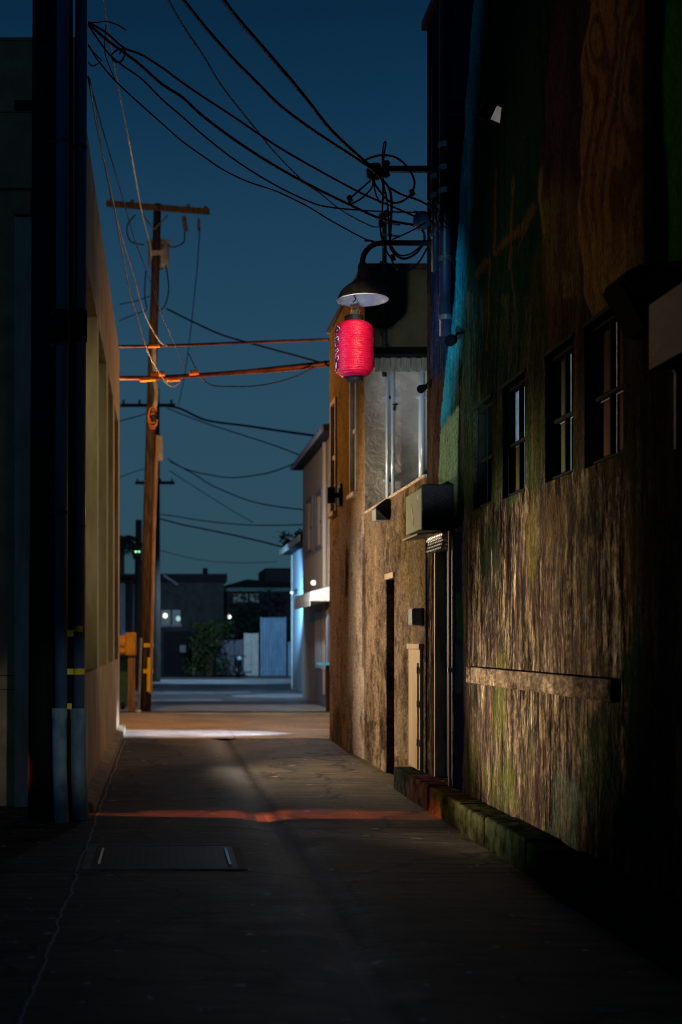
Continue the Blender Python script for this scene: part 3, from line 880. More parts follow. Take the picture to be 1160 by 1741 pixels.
rear = thing('ochre_building', 'two storey ochre house with two narrow windows and grey stucco end wall', 'building', (2.7, 20, 0))
OW = [(18.68, 19.2, 3.68, 5.38), (20.88, 21.42, 3.62, 5.30)]
facade('side_wall', M['annex_wall'], rear, 2.70, 18.0, 21.75, -0.05, 6.53, OW, 0.10, 0.06, annex_paint, 2.86)
obj('building_body', B(2.85, 9, 18.01, 21.74, -0.05, 6.52), M['roofing'], rear)
bm = bmesh.new()
xs_ = lines(2.701, 9, 0.4)
zs_ = lines(3.2, 6.53, 0.4)
obj('end_wall', B(2.701, 9, 17.985, 18.008, 3.2, 5.22), M['stucco'], rear)
obj('upper_wall', B(2.701, 9, 17.982, 18.008, 5.222, 6.528), M['olive_wall_shaded'], rear)
obj('parapet_cap', B(2.66, 9, 17.95, 21.79, 6.53, 6.6), M['door_brown'], rear)
for (ya, yb, za, zb) in OW:
    fr = bmesh.new()
    x = 2.70
    box(fr, x - 0.03, x + 0.02, ya - 0.05, ya + 0.02, za - 0.03, zb + 0.05)
    box(fr, x - 0.03, x + 0.02, yb - 0.02, yb + 0.05, za - 0.03, zb + 0.05)
    box(fr, x - 0.029, x + 0.02, ya + 0.02, yb - 0.02, zb - 0.02, zb + 0.05)
    wn = obj('window', fr, M['white_trim'], rear)
    obj('pane', B(x + 0.06, x + 0.07, ya, yb, za, zb), M['glass_dark'], wn)
    obj('sash_rail', B(x + 0.0, x + 0.059, ya + 0.02, yb - 0.02, (za + zb) / 2 - 0.03, (za + zb) / 2 + 0.03), M['white_trim'], wn)
    obj('upper_sash', B(x + 0.03, x + 0.058, ya + 0.02, yb - 0.02, (za + zb) / 2 + 0.032, zb - 0.022), M['fence_grey'], wn)
    obj('window_sill', B(x - 0.07, x + 0.03, ya - 0.07, yb + 0.07, za - 0.09, za - 0.032), M['white_trim'], wn)
# corrugated awning on the end wall
aw = thing('corrugated_awning', 'corrugated metal awning on the grey stucco end wall behind the lantern', 'awning', (3.1, 17.6, 5.1))
bm = bmesh.new()
n = 26
for k in range(n):
    xa, xb_ = 2.73 + 0.85 * k / n, 2.73 + 0.85 * (k + 1) / n
    oa = 0.02 if (k % 4) < 2 else -0.02
    box(bm, xa, xb_ - 0.001, 17.28 + oa, 17.30 + oa, ZA(632, 17.3), ZA(609, 17.3))
obj('valance', bm, M['corrugated'], aw)
bm = prism(bmesh.new(), [(2.71, 17.26, ZA(608, 17.3)), (2.71, 17.26, ZA(603, 17.3)), (2.71, 17.98, ZA(590, 18)), (2.71, 17.98, ZA(594, 18))], (0.9, 0, 0))
obj('canopy_top', bm, M['black_paint'], aw)
for (px, r, lab) in ((659, 0.024, 'slim pale drainpipe, left of the close pair on stucco'), (668, 0.028, 'bright pale drainpipe, right of the close pair on stucco'), (717, 0.04, 'pale blue drainpipe near the mural corner on stucco')):
    X = (px - VX) * 17.93 / F
    t = thing('drainpipe', lab, 'drainpipe', (X, 17.93, 3.3), group='drainpipes on the stucco wall')
    obj('pipe', T([(X, 17.93, 3.28), (X, 17.93, 5.25)], r, 14), M['pipe_white'], t, smooth=True)
    for z in (3.7, 4.8):
        obj('strap', B(X - r - 0.02, X + r + 0.02, 17.925, 17.982, z, z + 0.03), M['pipe_white'], t)
tp = thing('hose_tap', 'tiny tap fixed beside the bright drainpipe on the stucco', 'tap', P(672, 692, 17.9))
bm = T([P(671, 692, 17.97), P(671, 692, 17.86), P(671, 698, 17.86)], 0.018)
obj('tap_body', bm, M['dark_steel'], tp)
obj('tap_wheel', T([P(672, 687, 17.86), P(672, 689, 17.86)], 0.035, 8), M['dark_steel'], tp)
wl = thing('wall_lantern', 'dark round wall lamp below the far ochre window', 'wall lamp', P(576, 842, 20.7))
c = Vector((2.70, 20.4, ZA(842, 20.4)))
obj('back_plate', B(2.66, 2.698, 20.2, 20.5, c.z - 0.16, c.z + 0.16, 0.01), M['dark_steel'], wl)
obj('lamp_arm', T([(2.67, 20.4, c.z), (2.56, 20.4, c.z)], 0.04, 10), M['black_paint'], wl)
obj('lamp_head', T([(2.555, 20.4, c.z - 0.12), (2.555, 20.4, c.z + 0.12)], 0.06, 12), M['black_paint'], wl)

# service mast on the ochre building
ms = thing('service_mast', 'thin service mast with insulators rising above the stucco end wall', 'mast', P(653, 620, 17.9))
obj('mast_pipe', T([P(654, 640, 17.9), P(654, 372, 17.9)], 0.032, 10), M['dark_steel'], ms)
obj('weatherhead', T([P(650, 385, 17.9), P(650, 366, 17.9), P(656, 362, 17.9), P(660, 368, 17.9)], 0.05, 10), M['dark_steel'], ms)
for py in (378, 398, 408):
    obj('insulator', T([P(650, py, 17.9), P(680, py + 4, 17.7)], 0.014, 8), M['porcelain'], ms)
obj('guy_bracket', T([P(646, 446, 17.9), P(660, 448, 17.9)], 0.02, 8), M['dark_steel'], ms)

# bracket arm and weatherhead on the mural corner
ba = thing('steel_bracket', 'horizontal steel bracket arm holding the cable head above the street lamp', 'bracket', P(731, 289, 13.7))
obj('bracket_bar', B(P(650, 0, 13.7).x, XW, 13.67, 13.73, ZA(292, 13.7), ZA(283, 13.7)), M['dark_steel'], ba)
c = P(637, 292, 13.7)
obj('cable_head', lathe(bmesh.new(), [(0, 0.09), (0.06, 0.075), (0.085, 0.02), (0.08, -0.05), (0.05, -0.075), (0, -0.08)], c, 16), M['black_paint'], ba, smooth=True)
obj('insulator', lathe(bmesh.new(), [(0, 0.09), (0.03, 0.085), (0.045, 0.06), (0.025, 0.03), (0.045, 0.0), (0.025, -0.03), (0.045, -0.06), (0, -0.09)], P(657, 288, 13.65), 12), M['porcelain'], ba, smooth=True)
wh = thing('weatherhead', 'round grey cable weatherhead on the mural corner above the lamp arm', 'weatherhead', P(715, 376, 13.7))
obj('head_cap', lathe(bmesh.new(), [(0, 0.1), (0.05, 0.09), (0.085, 0.04), (0.09, -0.04), (0.05, -0.08), (0, -0.08)], P(717, 376, 13.7), 16), M['conduit'], wh, smooth=True)
obj('neck_pipe', T([P(720, 376, 13.7), P(736, 372, 13.75), P(738, 420, 13.78)], 0.04, 10), M['conduit'], wh)
jb = thing('splice_box', 'blue grey splice box wrapped in wire ends on the mural corner', 'splice box', P(757, 358, 12.9))
c = P(757, 358, 12.85)
obj('box_body', B(c.x - 0.05, XW - 0.002, 12.75, 12.95, c.z - 0.11, c.z + 0.09, 0.02), M['conduit'], jb)
obj('box_lid', B(c.x - 0.06, c.x - 0.05, 12.77, 12.93, c.z - 0.09, c.z + 0.07, 0.004), M['steel'], jb)
bm = bmesh.new()
random.seed(3)
tw_ = thing('wire_tangle', 'tangle of loose black wire ends around the splice box', 'wires', P(757, 372, 12.9))
for k in range(16):
    a = P(random.uniform(742, 770), random.uniform(345, 400), random.uniform(12.5, 13.3))
    b_ = a + Vector((random.uniform(-0.10, 0.02), random.uniform(-0.1, 0.1), random.uniform(-0.18, 0.18)))
    a.x = min(a.x, XW - 0.03)
    b_.x = min(b_.x, XW - 0.03)
    m_ = (a + b_) / 2 + Vector((-0.06, 0, random.uniform(-0.08, 0.08)))
    obj('wire_end', T(smooth_path([a, m_, b_], 5), 0.007, 5), M['cable'] if k % 4 else M['steel'], tw_)

# ================================================================== STREET LAMP + LANTERN
YL = 13.5
lp = thing('gooseneck_lamp', 'black barn style lamp on a curved arm above the red lantern', 'lamp', P(738, 413, YL))
obj('arm', T(smooth_path([(XW, YL, ZA(413, YL)), P(700, 413, YL), P(650, 413, YL), P(632, 418, YL), P(620, 431, YL), P(616, 448, YL), P(616, 458, YL)], 8), 0.028, 12), M['black_paint'], lp, smooth=True)
obj('wall_flange', T([(XW - 0.03, YL, ZA(413, YL)), (XW, YL, ZA(413, YL))], 0.08, 16), M['black_paint'], lp)
c = P(617, 480, YL)
k_ = YL / F
prof_o = [(0.0, 34 * k_), (5 * k_, 34 * k_), (8 * k_, 30 * k_), (9.5 * k_, 12 * k_), (11 * k_, 6 * k_), (16 * k_, 2 * k_), (28 * k_, -6 * k_), (37 * k_, -14 * k_), (41 * k_, -22 * k_), (43 * k_, -29 * k_)]
obj('lamp_shade', lathe(bmesh.new(), prof_o, c, 40), M['shade_out'], lp, smooth=True)
prof_i = [(43 * k_, -29 * k_), (44 * k_, -30.5 * k_), (42.6 * k_, -30.6 * k_), (40 * k_, -22.5 * k_), (36 * k_, -15 * k_), (27 * k_, -7.5 * k_), (14 * k_, 0 * k_), (0, 1 * k_)]
obj('shade_lining', lathe(bmesh.new(), prof_i, c, 40), M['shade_in'], lp, smooth=True)
bl = Vector((P(603, 500, YL).x, YL, ZA(503, YL)))
obj('hook', T(smooth_path([Vector((c.x - 0.04, YL, c.z - 0.02)), bl + Vector((0, 0, 0.05)), bl + Vector((0.0, 0, 0.0)), bl + Vector((0.015, 0, -0.03)), bl + Vector((-0.012, 0, -0.06))], 6), 0.007, 6), M['steel'], lp)

ln = thing('paper_lantern', 'ribbed red paper lantern with black brush lettering hanging from the lamp', 'lantern', P(602, 645, YL))
lc = Vector((P(602, 0, YL).x, YL, ZA(594, YL)))
hh, rr = 47 * k_, 32 * k_


def lantern_r(z):
    a = abs(z) / hh
    base = rr * (0.965 + 0.035 * math.cos(z / hh * 1.3))
    if a > 0.66:
        t = (a - 0.66) / 0.34
        base *= math.sqrt(max(0.0, 1 - (t * 0.86) ** 2.4))
    return base


prof = []
nr = 24
for i in range(nr * 4 + 1):
    z = -hh + 2 * hh * i / (nr * 4)
    ph = (i % 4)
    prof.append((lantern_r(z) + (0.0055 if ph == 0 else (-0.0045 if ph == 2 else 0.001)), z))
mred, nt, b = new_mat('lantern_paper')
f = tex_noise(nt, 1.0, (18, 18, 60), detail=5)
nt.links.new(ramp(nt, f, [(0.3, (0.36, 0.0015, 0.022)), (0.7, (0.52, 0.004, 0.05))]), b.inputs['Base Color'])
b.inputs['Roughness'].default_value = 0.36
b.inputs['Specular IOR Level'].default_value = 0.3
b.inputs['Emission Color'].default_value = (1.0, 0.012, 0.03, 1)
b.inputs['Emission Strength'].default_value = 0.05
f2 = tex_noise(nt, 1.0, (9, 9, 70), detail=5, off=(1, 1, 1))
bump(nt, b, f2, 0.7, 0.02)
b.inputs['Coat Weight'].default_value = 0.0
b.inputs['Coat Roughness'].default_value = 0.25
obj('paper_body', lathe(bmesh.new(), prof, lc, 72), mred, ln, smooth=True)
capm = M['black_paint']
rt = lantern_r(hh)
obj('top_cap', lathe(bmesh.new(), [(0, 0.062), (15.5 * k_, 0.062), (16 * k_, 0.058), (16 * k_, -0.005), (0, -0.005)], lc + Vector((0, 0, hh - 0.005)), 32), capm, ln)
obj('bottom_cap', lathe(bmesh.new(), [(0, 0.005), (14 * k_, 0.005), (14 * k_, -0.045), (13.5 * k_, -0.048), (0, -0.048)], lc + Vector((0.005, 0, -hh + 0.005)), 32), capm, ln)
bm = bmesh.new()
prism(bm, [P(595, 528, YL), P(609, 525, YL), P(608, 541, YL), P(597, 541, YL)], (0, 0.01, 0))
obj('hanging_tag', bm, M['door_brown'], ln)
bm = T([P(597, 530, YL), bl + Vector((-0.012, 0, -0.06)), P(612, 529, YL), P(608, 541, YL)], 0.004, 5)
obj('hanger_wire', bm, M['dark_steel'], ln)


def wrap_text(chars, ang0, size, off, rad_add):
    """brush lettering wrapped on the paper: one glyph under the other"""
    bmx = bmesh.new()
    step = 2 * hh * 0.80 / len(chars)
    for i, ch in enumerate(chars):
        cu = bpy.data.curves.new('glyph', 'FONT')
        cu.body = ch
        cu.align_x = 'CENTER'
        cu.size = size
        cu.offset = off
        cu.resolution_u = 4
        ob = bpy.data.objects.new('glyph', cu)
        COL.objects.link(ob)
        dg = bpy.context.evaluated_depsgraph_get()
        me = ob.evaluated_get(dg).to_mesh()
        t = bmesh.new()
        t.from_mesh(me)
        ob.evaluated_get(dg).to_mesh_clear()
        bpy.data.objects.remove(ob)
        bmesh.ops.triangulate(t, faces=t.faces)
        bmesh.ops.subdivide_edges(t, edges=[e for e in t.edges if e.calc_length() > 0.02], cuts=2)
        if not t.verts:
            t.free()
            continue
        xs = [v.co.x for v in t.verts]
        ys_ = [v.co.y for v in t.verts]
        cx, cy = (min(xs) + max(xs)) / 2, (min(ys_) + max(ys_)) / 2
        zc = hh * 0.80 - step * (i + 0.5)
        vm = {}
        for v in t.verts:
            u, z = v.co.x - cx, v.co.y - cy + zc
            r = lantern_r(z) + 0.0038 + rad_add
            a = ang0 + u / rr
            vm[v] = bmx.verts.new((lc.x + r * math.sin(a), lc.y - r * math.cos(a), lc.z + z))
        for fc in t.faces:
            try:
                bmx.faces.new([vm[v] for v in fc.verts])
            except ValueError:
                pass
        t.free()
    return bmx


M['ink'] = pm('ink', (0.02, 0.03, 0.06), (0.01, 0.015, 0.035), rough=0.4, scale=30)
M['ink_edge'] = pm('ink_edge', (0.8, 0.8, 0.85), (0.7, 0.7, 0.75), rough=0.4, scale=30)
for a0 in (math.radians(-76), math.radians(90)):
    for nm, off, ra, mt_ in (('lettering_edge', 0.011, 0.0, M['ink_edge']), ('lettering', 0.004, 0.0016, M['ink'])):
        bmx = wrap_text('やきとり', a0, 0.135, off, ra)
        if len(bmx.verts):
            obj(nm, bmx, mt_, ln)

# ================================================================== LEFT BUILDING
left = thing('left_building', 'pale concrete building with tall recessed window bays along the alley', 'building', (-0.75, 13, 0))
LO = [(13.35, 15.70, 1.27, 5.35), (16.10, 18.35, 1.27, 5.35), (18.95, 20.80, 1.27, 5.35), (21.55, 23.25, 1.27, 5.35)]
bm = bmesh.new()
XL = -0.75
yl = lines(13.01, 24.1, 0.3, [v for o in LO for v in o[:2]])
zl = lines(-0.05, 6.7, 0.3, [1.27, 5.35])
g = [[bm.verts.new((XL, y, z)) for z in zl] for y in yl]
for i in range(len(yl) - 1):
    for j in range(len(zl) - 1):
        cy, cz = (yl[i] + yl[i + 1]) / 2, (zl[j] + zl[j + 1]) / 2
        if any(o[0] < cy < o[1] and o[2] < cz < o[3] for o in LO):
            continue
        bm.faces.new((g[i][j], g[i + 1][j], g[i + 1][j + 1], g[i][j + 1]))
bm.faces.new([bm.verts.new(p) for p in ((XL, 24.1, -0.05), (XL, 24.1, 6.7), (-1.2, 24.1, 6.7), (-1.2, 24.1, -0.05))])
bm.faces.new([bm.verts.new(p) for p in ((XL, 13.01, 6.7), (XL, 24.1, 6.7), (-1.2, 24.1, 6.7), (-1.2, 13.01, 6.7))])
obj('side_wall', bm, M['left_wall'], left)
bm = bmesh.new()
for (ya, yb, za, zb) in LO:
    loop = [(ya, za), (yb, za), (yb, zb), (ya, zb)]
    for (p, q) in zip(loop, loop[1:] + loop[:1]):
        bm.faces.new([bm.verts.new((XL, p[0], p[1])), bm.verts.new((XL, q[0], q[1])), bm.verts.new((XL - 0.40, q[0], q[1])), bm.verts.new((XL - 0.40, p[0], p[1]))])
obj('recess_reveal', bm, M['left_recess'], left)
for (ya, yb, za, zb) in LO:
    wn = obj('window', B(XL - 0.395, XL - 0.37, ya + 0.005, yb - 0.005, za + 0.005, zb - 0.005), M['glass_dark'], left)
    mb = bmesh.new()
    for k in range(1, 4):
        z = za + (zb - za) * k / 4
        box(mb, XL - 0.369, XL - 0.35, ya + 0.01, yb - 0.01, z - 0.02, z + 0.02)
    obj('muntin', mb, M['frame_black'], wn)
obj('building_body', B(-14, XL - 0.399, 13.02, 24.09, -0.05, 6.69), M['roofing'], left)
obj('front_wall', B(-14, XL, 12.99, 13.015, -0.05, 7.39), M['concrete_front'], left)
obj('front_parapet', B(-14, XL - 0.001, 13.016, 13.2, 6.7, 7.38), M['concrete_front'], left)
bm = bmesh.new()
Yf = 12.99
box(bm, -14, -1.02, Yf - 0.05, Yf - 0.001, ZA(322, Yf), ZA(314, Yf))
box(bm, -14, -1.02, Yf - 0.012, Yf - 0.001, ZA(69, Yf), ZA(66, Yf))
obj('cornice', bm, M['concrete_front'], left)
bm = bmesh.new()
for py in (190, 1148, 1172):
    box(bm, -14, -1.02, Yf - 0.006, Yf - 0.0015, ZA(py + 1.2, Yf), ZA(py, Yf))
obj('wall_joint', bm, M['black_paint'], left)
bm = B(P(26, 0, Yf).x, -1.0, Yf - 0.06, Yf - 0.002, -0.05, ZA(372, Yf))
obj('pilaster', bm, M['concrete_pier'], left)
bm = bmesh.new()
prism(bm, [P(14, 330, Yf), P(52, 330, Yf), P(52, 368, Yf), P(26, 368, Yf), P(17, 355, Yf)], (0, -0.09, 0))
obj('corbel', bm, M['concrete_front'], left)

# ------------------------------------------------------------------ near utility pole with its conduits
YP = 12.1
np_ = thing('utility_pole', 'thick black utility pole with two blue conduits against the left building', 'utility pole', P(88, 1392, YP))
bx, tx = P(87, 0, YP).x, P(90, 0, YP).x
obj('pole_shaft', T([(bx, YP, -0.05), (bx + 0.01, YP, 4), (tx, YP, 9.0)], 0.21, 20, r2=0.175), M['pole_black'], np_, smooth=True)
cx1 = (P(103, 0, 11.84).x, P(108, 0, 11.84).x)
cx2 = (P(133, 0, 12.1).x, P(139, 0, 12.1).x)
for (c_, yy, r) in ((cx1, 11.84, 0.056), (cx2, 12.1, 0.054)):
    cd = obj('conduit', T([(c_[0], yy, 0.5), (c_[0] + (c_[1] - c_[0]) * 0.5, yy, 4), (c_[1], yy, 9)], r, 16), M['conduit'], np_, smooth=True)
    for py in ((240, 532, 586, 872) if yy < 12 else (250, 560, 895)):
        z = ZA(py, yy)
        xx = c_[0] + (c_[1] - c_[0]) * z / 9
        st = bmesh.new()
        tube(st, [(xx, yy, z - 0.012), (xx, yy, z + 0.012)], r + 0.006, 16)
        box(st, xx - r - 0.05, xx - r - 0.001, yy - 0.01, yy + 0.01, z - 0.012, z + 0.012)
        obj('strap', st, M['dark_steel'], cd)
    zz = ZA(555, yy)
    xx = c_[0] + (c_[1] - c_[0]) * zz / 9
    obj('coupling', T([(xx, yy, zz - 0.14), (xx, yy, zz + 0.14)], r + 0.012, 16), M['black_paint'], cd, smooth=True)
for (a, b_, yy, r) in ((101, 106, 11.82, 0.064), (132, 139, 12.05, 0.076)):
    xa, xb_ = P(a, 0, yy).x, P(b_, 0, yy).x
    bm = T(smooth_path([(xa, yy, ZA(1205, yy)), (xa, yy, 0.6), (xa + 0.008, yy, 0.3), (xb_, yy, -0.04)], 6), r, 18)
    sl = obj('base_sleeve', bm, M['sleeve_pvc'], np_, smooth=True)
    obj('collar', T([(xa, yy, ZA(1222, yy)), (xa, yy, ZA(1204, yy))], r + 0.006, 18), M['sleeve_pvc'], sl)
for (x0, x1, y0, y1, yy) in ((112, 125, 1071, 1082, 11.93), (127, 141, 1064, 1074, 12.04), (112, 124.5, 1137, 1147, 11.93), (126.5, 141, 1137, 1147, 12.04), (114, 122, 1196, 1206, 11.93)):
    if x0 > 125.5:
        zc0, zc1 = ZA(y1, yy), ZA(y0, yy)
        xx = cx2[0]
        obj('yellow_tape', T([(xx, 12.1, zc0), (xx, 12.1, zc1)], 0.058, 16), M['tape'], np_)
    else:
        obj('yellow_tape', B(P(x0, 0, yy).x, P(x1, 0, yy).x, yy, yy + 0.006, ZA(y1, yy), ZA(y0, yy)), M['tape'], np_)
obj('pole_step', B(P(25, 0, 12.2).x, P(60, 0, 12.2).x, 12.17, 12.23, ZA(186, 12.2), ZA(172, 12.2)), M['black_paint'], np_)

# ------------------------------------------------------------------ cover plate in the alley floor
m, nt, b = new_mat('cover_iron')
geo = N(nt, 'NewGeometry')
ch = N(nt, 'TexChecker')
ch.inputs['Scale'].default_value = 26
mp = N(nt, 'Mapping')
mp.inputs['Rotation'].default_value = (0, 0, math.radians(45))
nt.links.new(geo.outputs['Position'], mp.inputs['Vector'])
nt.links.new(mp.outputs[0], ch.inputs['Vector'])
ch.inputs['Color1'].default_value = (0.02, 0.021, 0.022, 1)
ch.inputs['Color2'].default_value = (0.05, 0.05, 0.05, 1)
b.inputs['Specular IOR Level'].default_value = 0.2
nt.links.new(ch.outputs['Color'], b.inputs['Base Color'])
b.inputs['Roughness'].default_value = 0.6
b.inputs['Metallic'].default_value = 0.0
bump(nt, b, ch.outputs['Fac'], 0.5, 0.006)
M['cover_iron'] = m
cv = thing('utility_cover', 'rectangular steel utility cover set flush in the alley floor', 'cover', (0.02, 9.95, 0))
bm = bmesh.new()
for a in ((-0.56, 0.60, 9.40, 9.45), (-0.56, 0.60, 10.48, 10.53), (-0.56, -0.50, 9.45, 10.48), (0.54, 0.60, 9.45, 10.48)):
    box(bm, a[0], a[1], a[2], a[3], -0.02, 0.008)
obj('cover_frame', bm, M['curb_conc'], cv)
obj('cover_plate', B(-0.499, 0.539, 9.451, 10.479, -0.02, 0.006), m, cv)
for x in (-0.455, 0.475):
    obj('lift_bar', B(x, x + 0.018, 9.55, 10.3, 0.006, 0.016), M['bright_steel'], cv)

# ================================================================== WIRES
def wire(pts, Y0, Y1, r, label, m='cable', name='overhead_wire', group='overhead wires', cat='wire', n=6):
    """pts measured on the photo, distance running evenly from Y0 to Y1 along it"""
    L = [0]
    for a, b_ in zip(pts, pts[1:]):
        L.append(L[-1] + math.hypot(b_[0] - a[0], b_[1] - a[1]))
    w = [P(p[0], p[1], Y0 + (Y1 - Y0) * l / L[-1]) for p, l in zip(pts, L)]
    bm = T(smooth_path(w, n), r, 6)
    o = obj(name, bm, M[m], base=w[0], smooth=True)
    return tag(o, label, cat, group)


wire([(150, 37), (180, 55), (211, 81), (241, 93), (276, 115), (310, 140), (345, 164), (400, 200), (460, 241), (520, 277), (612, 327), (665, 350), (711, 370), (735, 378)], 12.3, 13.8, 0.010, 'black cable from near pole to corner, uppermost of four')
wire([(150, 40), (185, 70), (214, 91), (241, 112), (276, 143), (310, 165), (345, 197), (400, 238), (460, 277), (520, 311), (595, 348), (650, 372), (722, 385), (745, 388)], 12.3, 13.8, 0.013, 'thick black cable from near pole to corner, second of four')
wire([(150, 42), (180, 85), (203, 107), (241, 134), (276, 169), (310, 198), (345, 229), (400, 272), (460, 310), (520, 340), (560, 352), (640, 359), (710, 361), (735, 362)], 12.3, 13.8, 0.008, 'black cable from near pole to corner, third of four')
wire([(150, 75), (165, 100), (197, 138), (241, 179), (276, 210), (310, 240), (345, 265), (379, 288), (420, 308), (470, 325), (520, 349), (565, 376), (625, 408), (650, 412)], 12.3, 13.5, 0.007, 'black cable from near pole to lamp arm, lowest of four')
wire([(280, -12), (310, 41), (345, 93), (372, 138), (397, 172), (430, 213), (470, 262), (520, 312), (544, 328), (580, 357), (631, 384), (650, 384)], 9.5, 17.6, 0.008, 'thin black wire falling from top edge toward the service mast')
wire([(303, -12), (345, 41), (372, 72), (400, 103), (440, 143), (480, 182), (540, 226), (600, 265), (637, 291), (652, 310)], 9.5, 13.7, 0.013, 'thick black cable falling from top edge to cable head, left one')
wire([(372, -12), (400, 26), (440, 72), (480, 118), (520, 166), (560, 217), (600, 256), (637, 288)], 9.5, 13.7, 0.016, 'heavy twisted black cable falling from top edge to cable head, right one')
wire([(152, 138), (165, 214), (183, 300), (197, 366), (207, 424), (221, 500), (231, 532), (249, 592), (267, 627), (284, 652), (295, 657), (304, 652)], 12.4, 24, 0.011, 'long grey twisted cable sagging to the thick orange bundle', 'cable_pale')
wire([(150, 130), (168, 225), (188, 328), (207, 403), (228, 472), (245, 532), (270, 578), (284, 588)], 12.4, 24, 0.011, 'long pale cable sagging to the upper orange cable', 'cable_pale')
wire([(152, 134), (169, 200), (193, 283), (214, 355), (228, 405), (238, 431), (256, 479), (277, 539), (302, 596), (316, 629)], 12.4, 24, 0.007, 'thin dark cable running straight to the orange bundle', 'cable')
wire([(174, -10), (186, 62), (203, 159), (221, 248), (241, 359), (255, 414), (258, 440)], 14, 30, 0.011, 'straight pale pinkish wire dropping to the transformer pole', 'cable_pale')
wire([(150, 105), (158, 112), (172, 103), (165, 95), (150, 78)], 12.3, 12.4, 0.006, 'short loose wire loop low on the near pole')
wire([(150, 38), (165, 38), (180, 36), (200, 42), (214, 51)], 12.3, 12.6, 0.006, 'short stray wire end sticking out beside the near pole')
wire([(203, 92), (211, 81), (212, 92), (206, 104), (194, 104), (190, 94), (197, 86), (210, 82)], 12.5, 12.55, 0.008, 'coiled cable loop on the wires by the near pole')
wire([(180, 42), (178, 85), (185, 110), (196, 135)], 12.4, 12.5, 0.005, 'thin drooping wire under the coiled loop')
# loops around the bracket and lamp
cr = lambda x, y: (520 + x / 4.143, 220 + y / 4.143)
wire([cr(*p) for p in ((400, 235), (440, 205), (540, 180), (640, 200), (720, 270), (765, 360), (750, 440), (690, 500), (610, 515), (540, 460), (480, 370), (470, 340))], 13.65, 13.7, 0.012, 'large round black cable loop hanging from the steel bracket')
wire([cr(*p) for p in ((455, 360), (330, 470), (315, 490), (315, 525), (400, 480), (465, 410), (475, 350))], 13.6, 13.6, 0.010, 'small triangular cable loop under the cable head')
wire([cr(*p) for p in ((480, 350), (490, 440), (520, 510), (545, 500), (550, 400), (545, 330), (540, 200), (550, 100), (565, 95), (555, 160), (545, 250))], 13.6, 13.6, 0.009, 'upright cable loop standing above the steel bracket')
wire([cr(*p) for p in ((545, 360), (590, 420), (605, 520), (600, 650), (595, 780), (600, 840), (640, 890), (700, 910), (780, 870), (830, 800), (835, 740), (810, 690))], 13.6, 13.7, 0.013, 'thick cable falling from bracket and looping below the lamp arm')
wire([cr(*p) for p in ((540, 370), (570, 480), (585, 640), (590, 760), (610, 830), (660, 885), (740, 875), (820, 815))], 13.6, 13.7, 0.010, 'inner cable loop crossing the lamp arm')
wire([cr(*p) for p in ((545, 380), (540, 560), (525, 660), (535, 760), (570, 860), (600, 905), (615, 940), (660, 990), (720, 995), (800, 930), (855, 835))], 13.5, 13.7, 0.010, 'lowest slack cable loop hanging under the lamp arm')
wire([cr(*p) for p in ((590, 410), (680, 460), (760, 485), (830, 515), (880, 550), (895, 610), (880, 650))], 13.5, 13.5, 0.011, 'twisted wire from bracket loop to the mural corner')
wire([cr(*p) for p in ((610, 775), (700, 735), (800, 685), (840, 660))], 13.6, 13.6, 0.008, 'short straight wire rising to the weatherhead')
wire([cr(*p) for p in ((500, 1060), (570, 1070), (620, 1110), (660, 1180), (670, 1260), (655, 1330), (610, 1380), (560, 1400))], 17.85, 17.9, 0.012, 'dark cable bowed across the upper stucco wall', group='wires on the stucco wall')
wire([(662, 543), (646, 559), (655, 580), (668, 595)], 17.93, 17.93, 0.008, 'bent thin cable on the stucco above the awning', group='wires on the stucco wall')
for px_, py_, Y_ in ((595, 338, 13.6), (668, 438, 13.5), (701, 327, 13.6)):
    o = obj('cable_clamp', T([P(px_ - 2, py_ - 5, Y_), P(px_ + 2, py_ + 5, Y_)], 0.026, 8), M['black_paint'], base=P(px_, py_, Y_))
    tag(o, {595: 'black cable clamp on the small triangular loop', 668: 'black cable clamp on the loop under the lamp arm', 701: 'black cable clamp on the large round loop'}[px_], 'clamp', 'cable clamps')
for px_, py_, Y_, lab in ((712, 361, 13.75, 'tapered wire tensioner at the mural corner'), (628, 409, 13.5, 'tapered wire tensioner at the lamp arm')):
    o = obj('wire_tensioner', T([P(px_ - 8, py_ - 1, Y_), P(px_ + 8, py_ + 1, Y_)], 0.016, 8, r2=0.007), M['black_paint'], base=P(px_, py_, Y_))
    tag(o, lab, 'tensioner', 'wire tensioners')

# black cables across the street, coloured as if lit orange
wire([(195, 589), (260, 588), (330, 586), (400, 583), (480, 580), (562, 577)], 24.2, 24.2, 0.026, 'upper orange lit cable stretched across the alley mouth', 'cable_lit_orange', 'street_cable', 'orange cables across the alley mouth', 'cable')
bund = thing('cable_bundle', 'lower thick orange lit cable bundle with bright sleeves across the alley mouth', 'cable bundle', P(380, 636, 24.3))
bm = bmesh.new()
for dy, rr_ in ((0, 0.04), (4, 0.022), (-3, 0.02)):
    pts = [P(x, y + dy * (1 if x > 420 else 0.5), 24.3) for x, y in ((195, 642), (260, 642), (330, 638), (400, 633), (480, 626), (562, 617))]
    tube(bm, smooth_path(pts, 6), rr_, 7)
obj('cables', bm, M['cable_lit_orange'], bund, smooth=True)
for (xa, xb_, y) in ((238, 264, 645), (284, 306, 645), (322, 338, 634), (256, 280, 636)):
    obj('sleeve', T([P(xa, y, 24.22), P(xb_, y - 1.2, 24.22)], 0.045, 10), M['sleeve'], bund)
o = obj('cable_sleeve', T([P(252, 588, 24.18), P(272, 587, 24.18)], 0.04, 10), M['sleeve'], base=P(262, 588, 24.2))
tag(o, 'bright orange lit sleeve on the upper orange cable', 'sleeve')
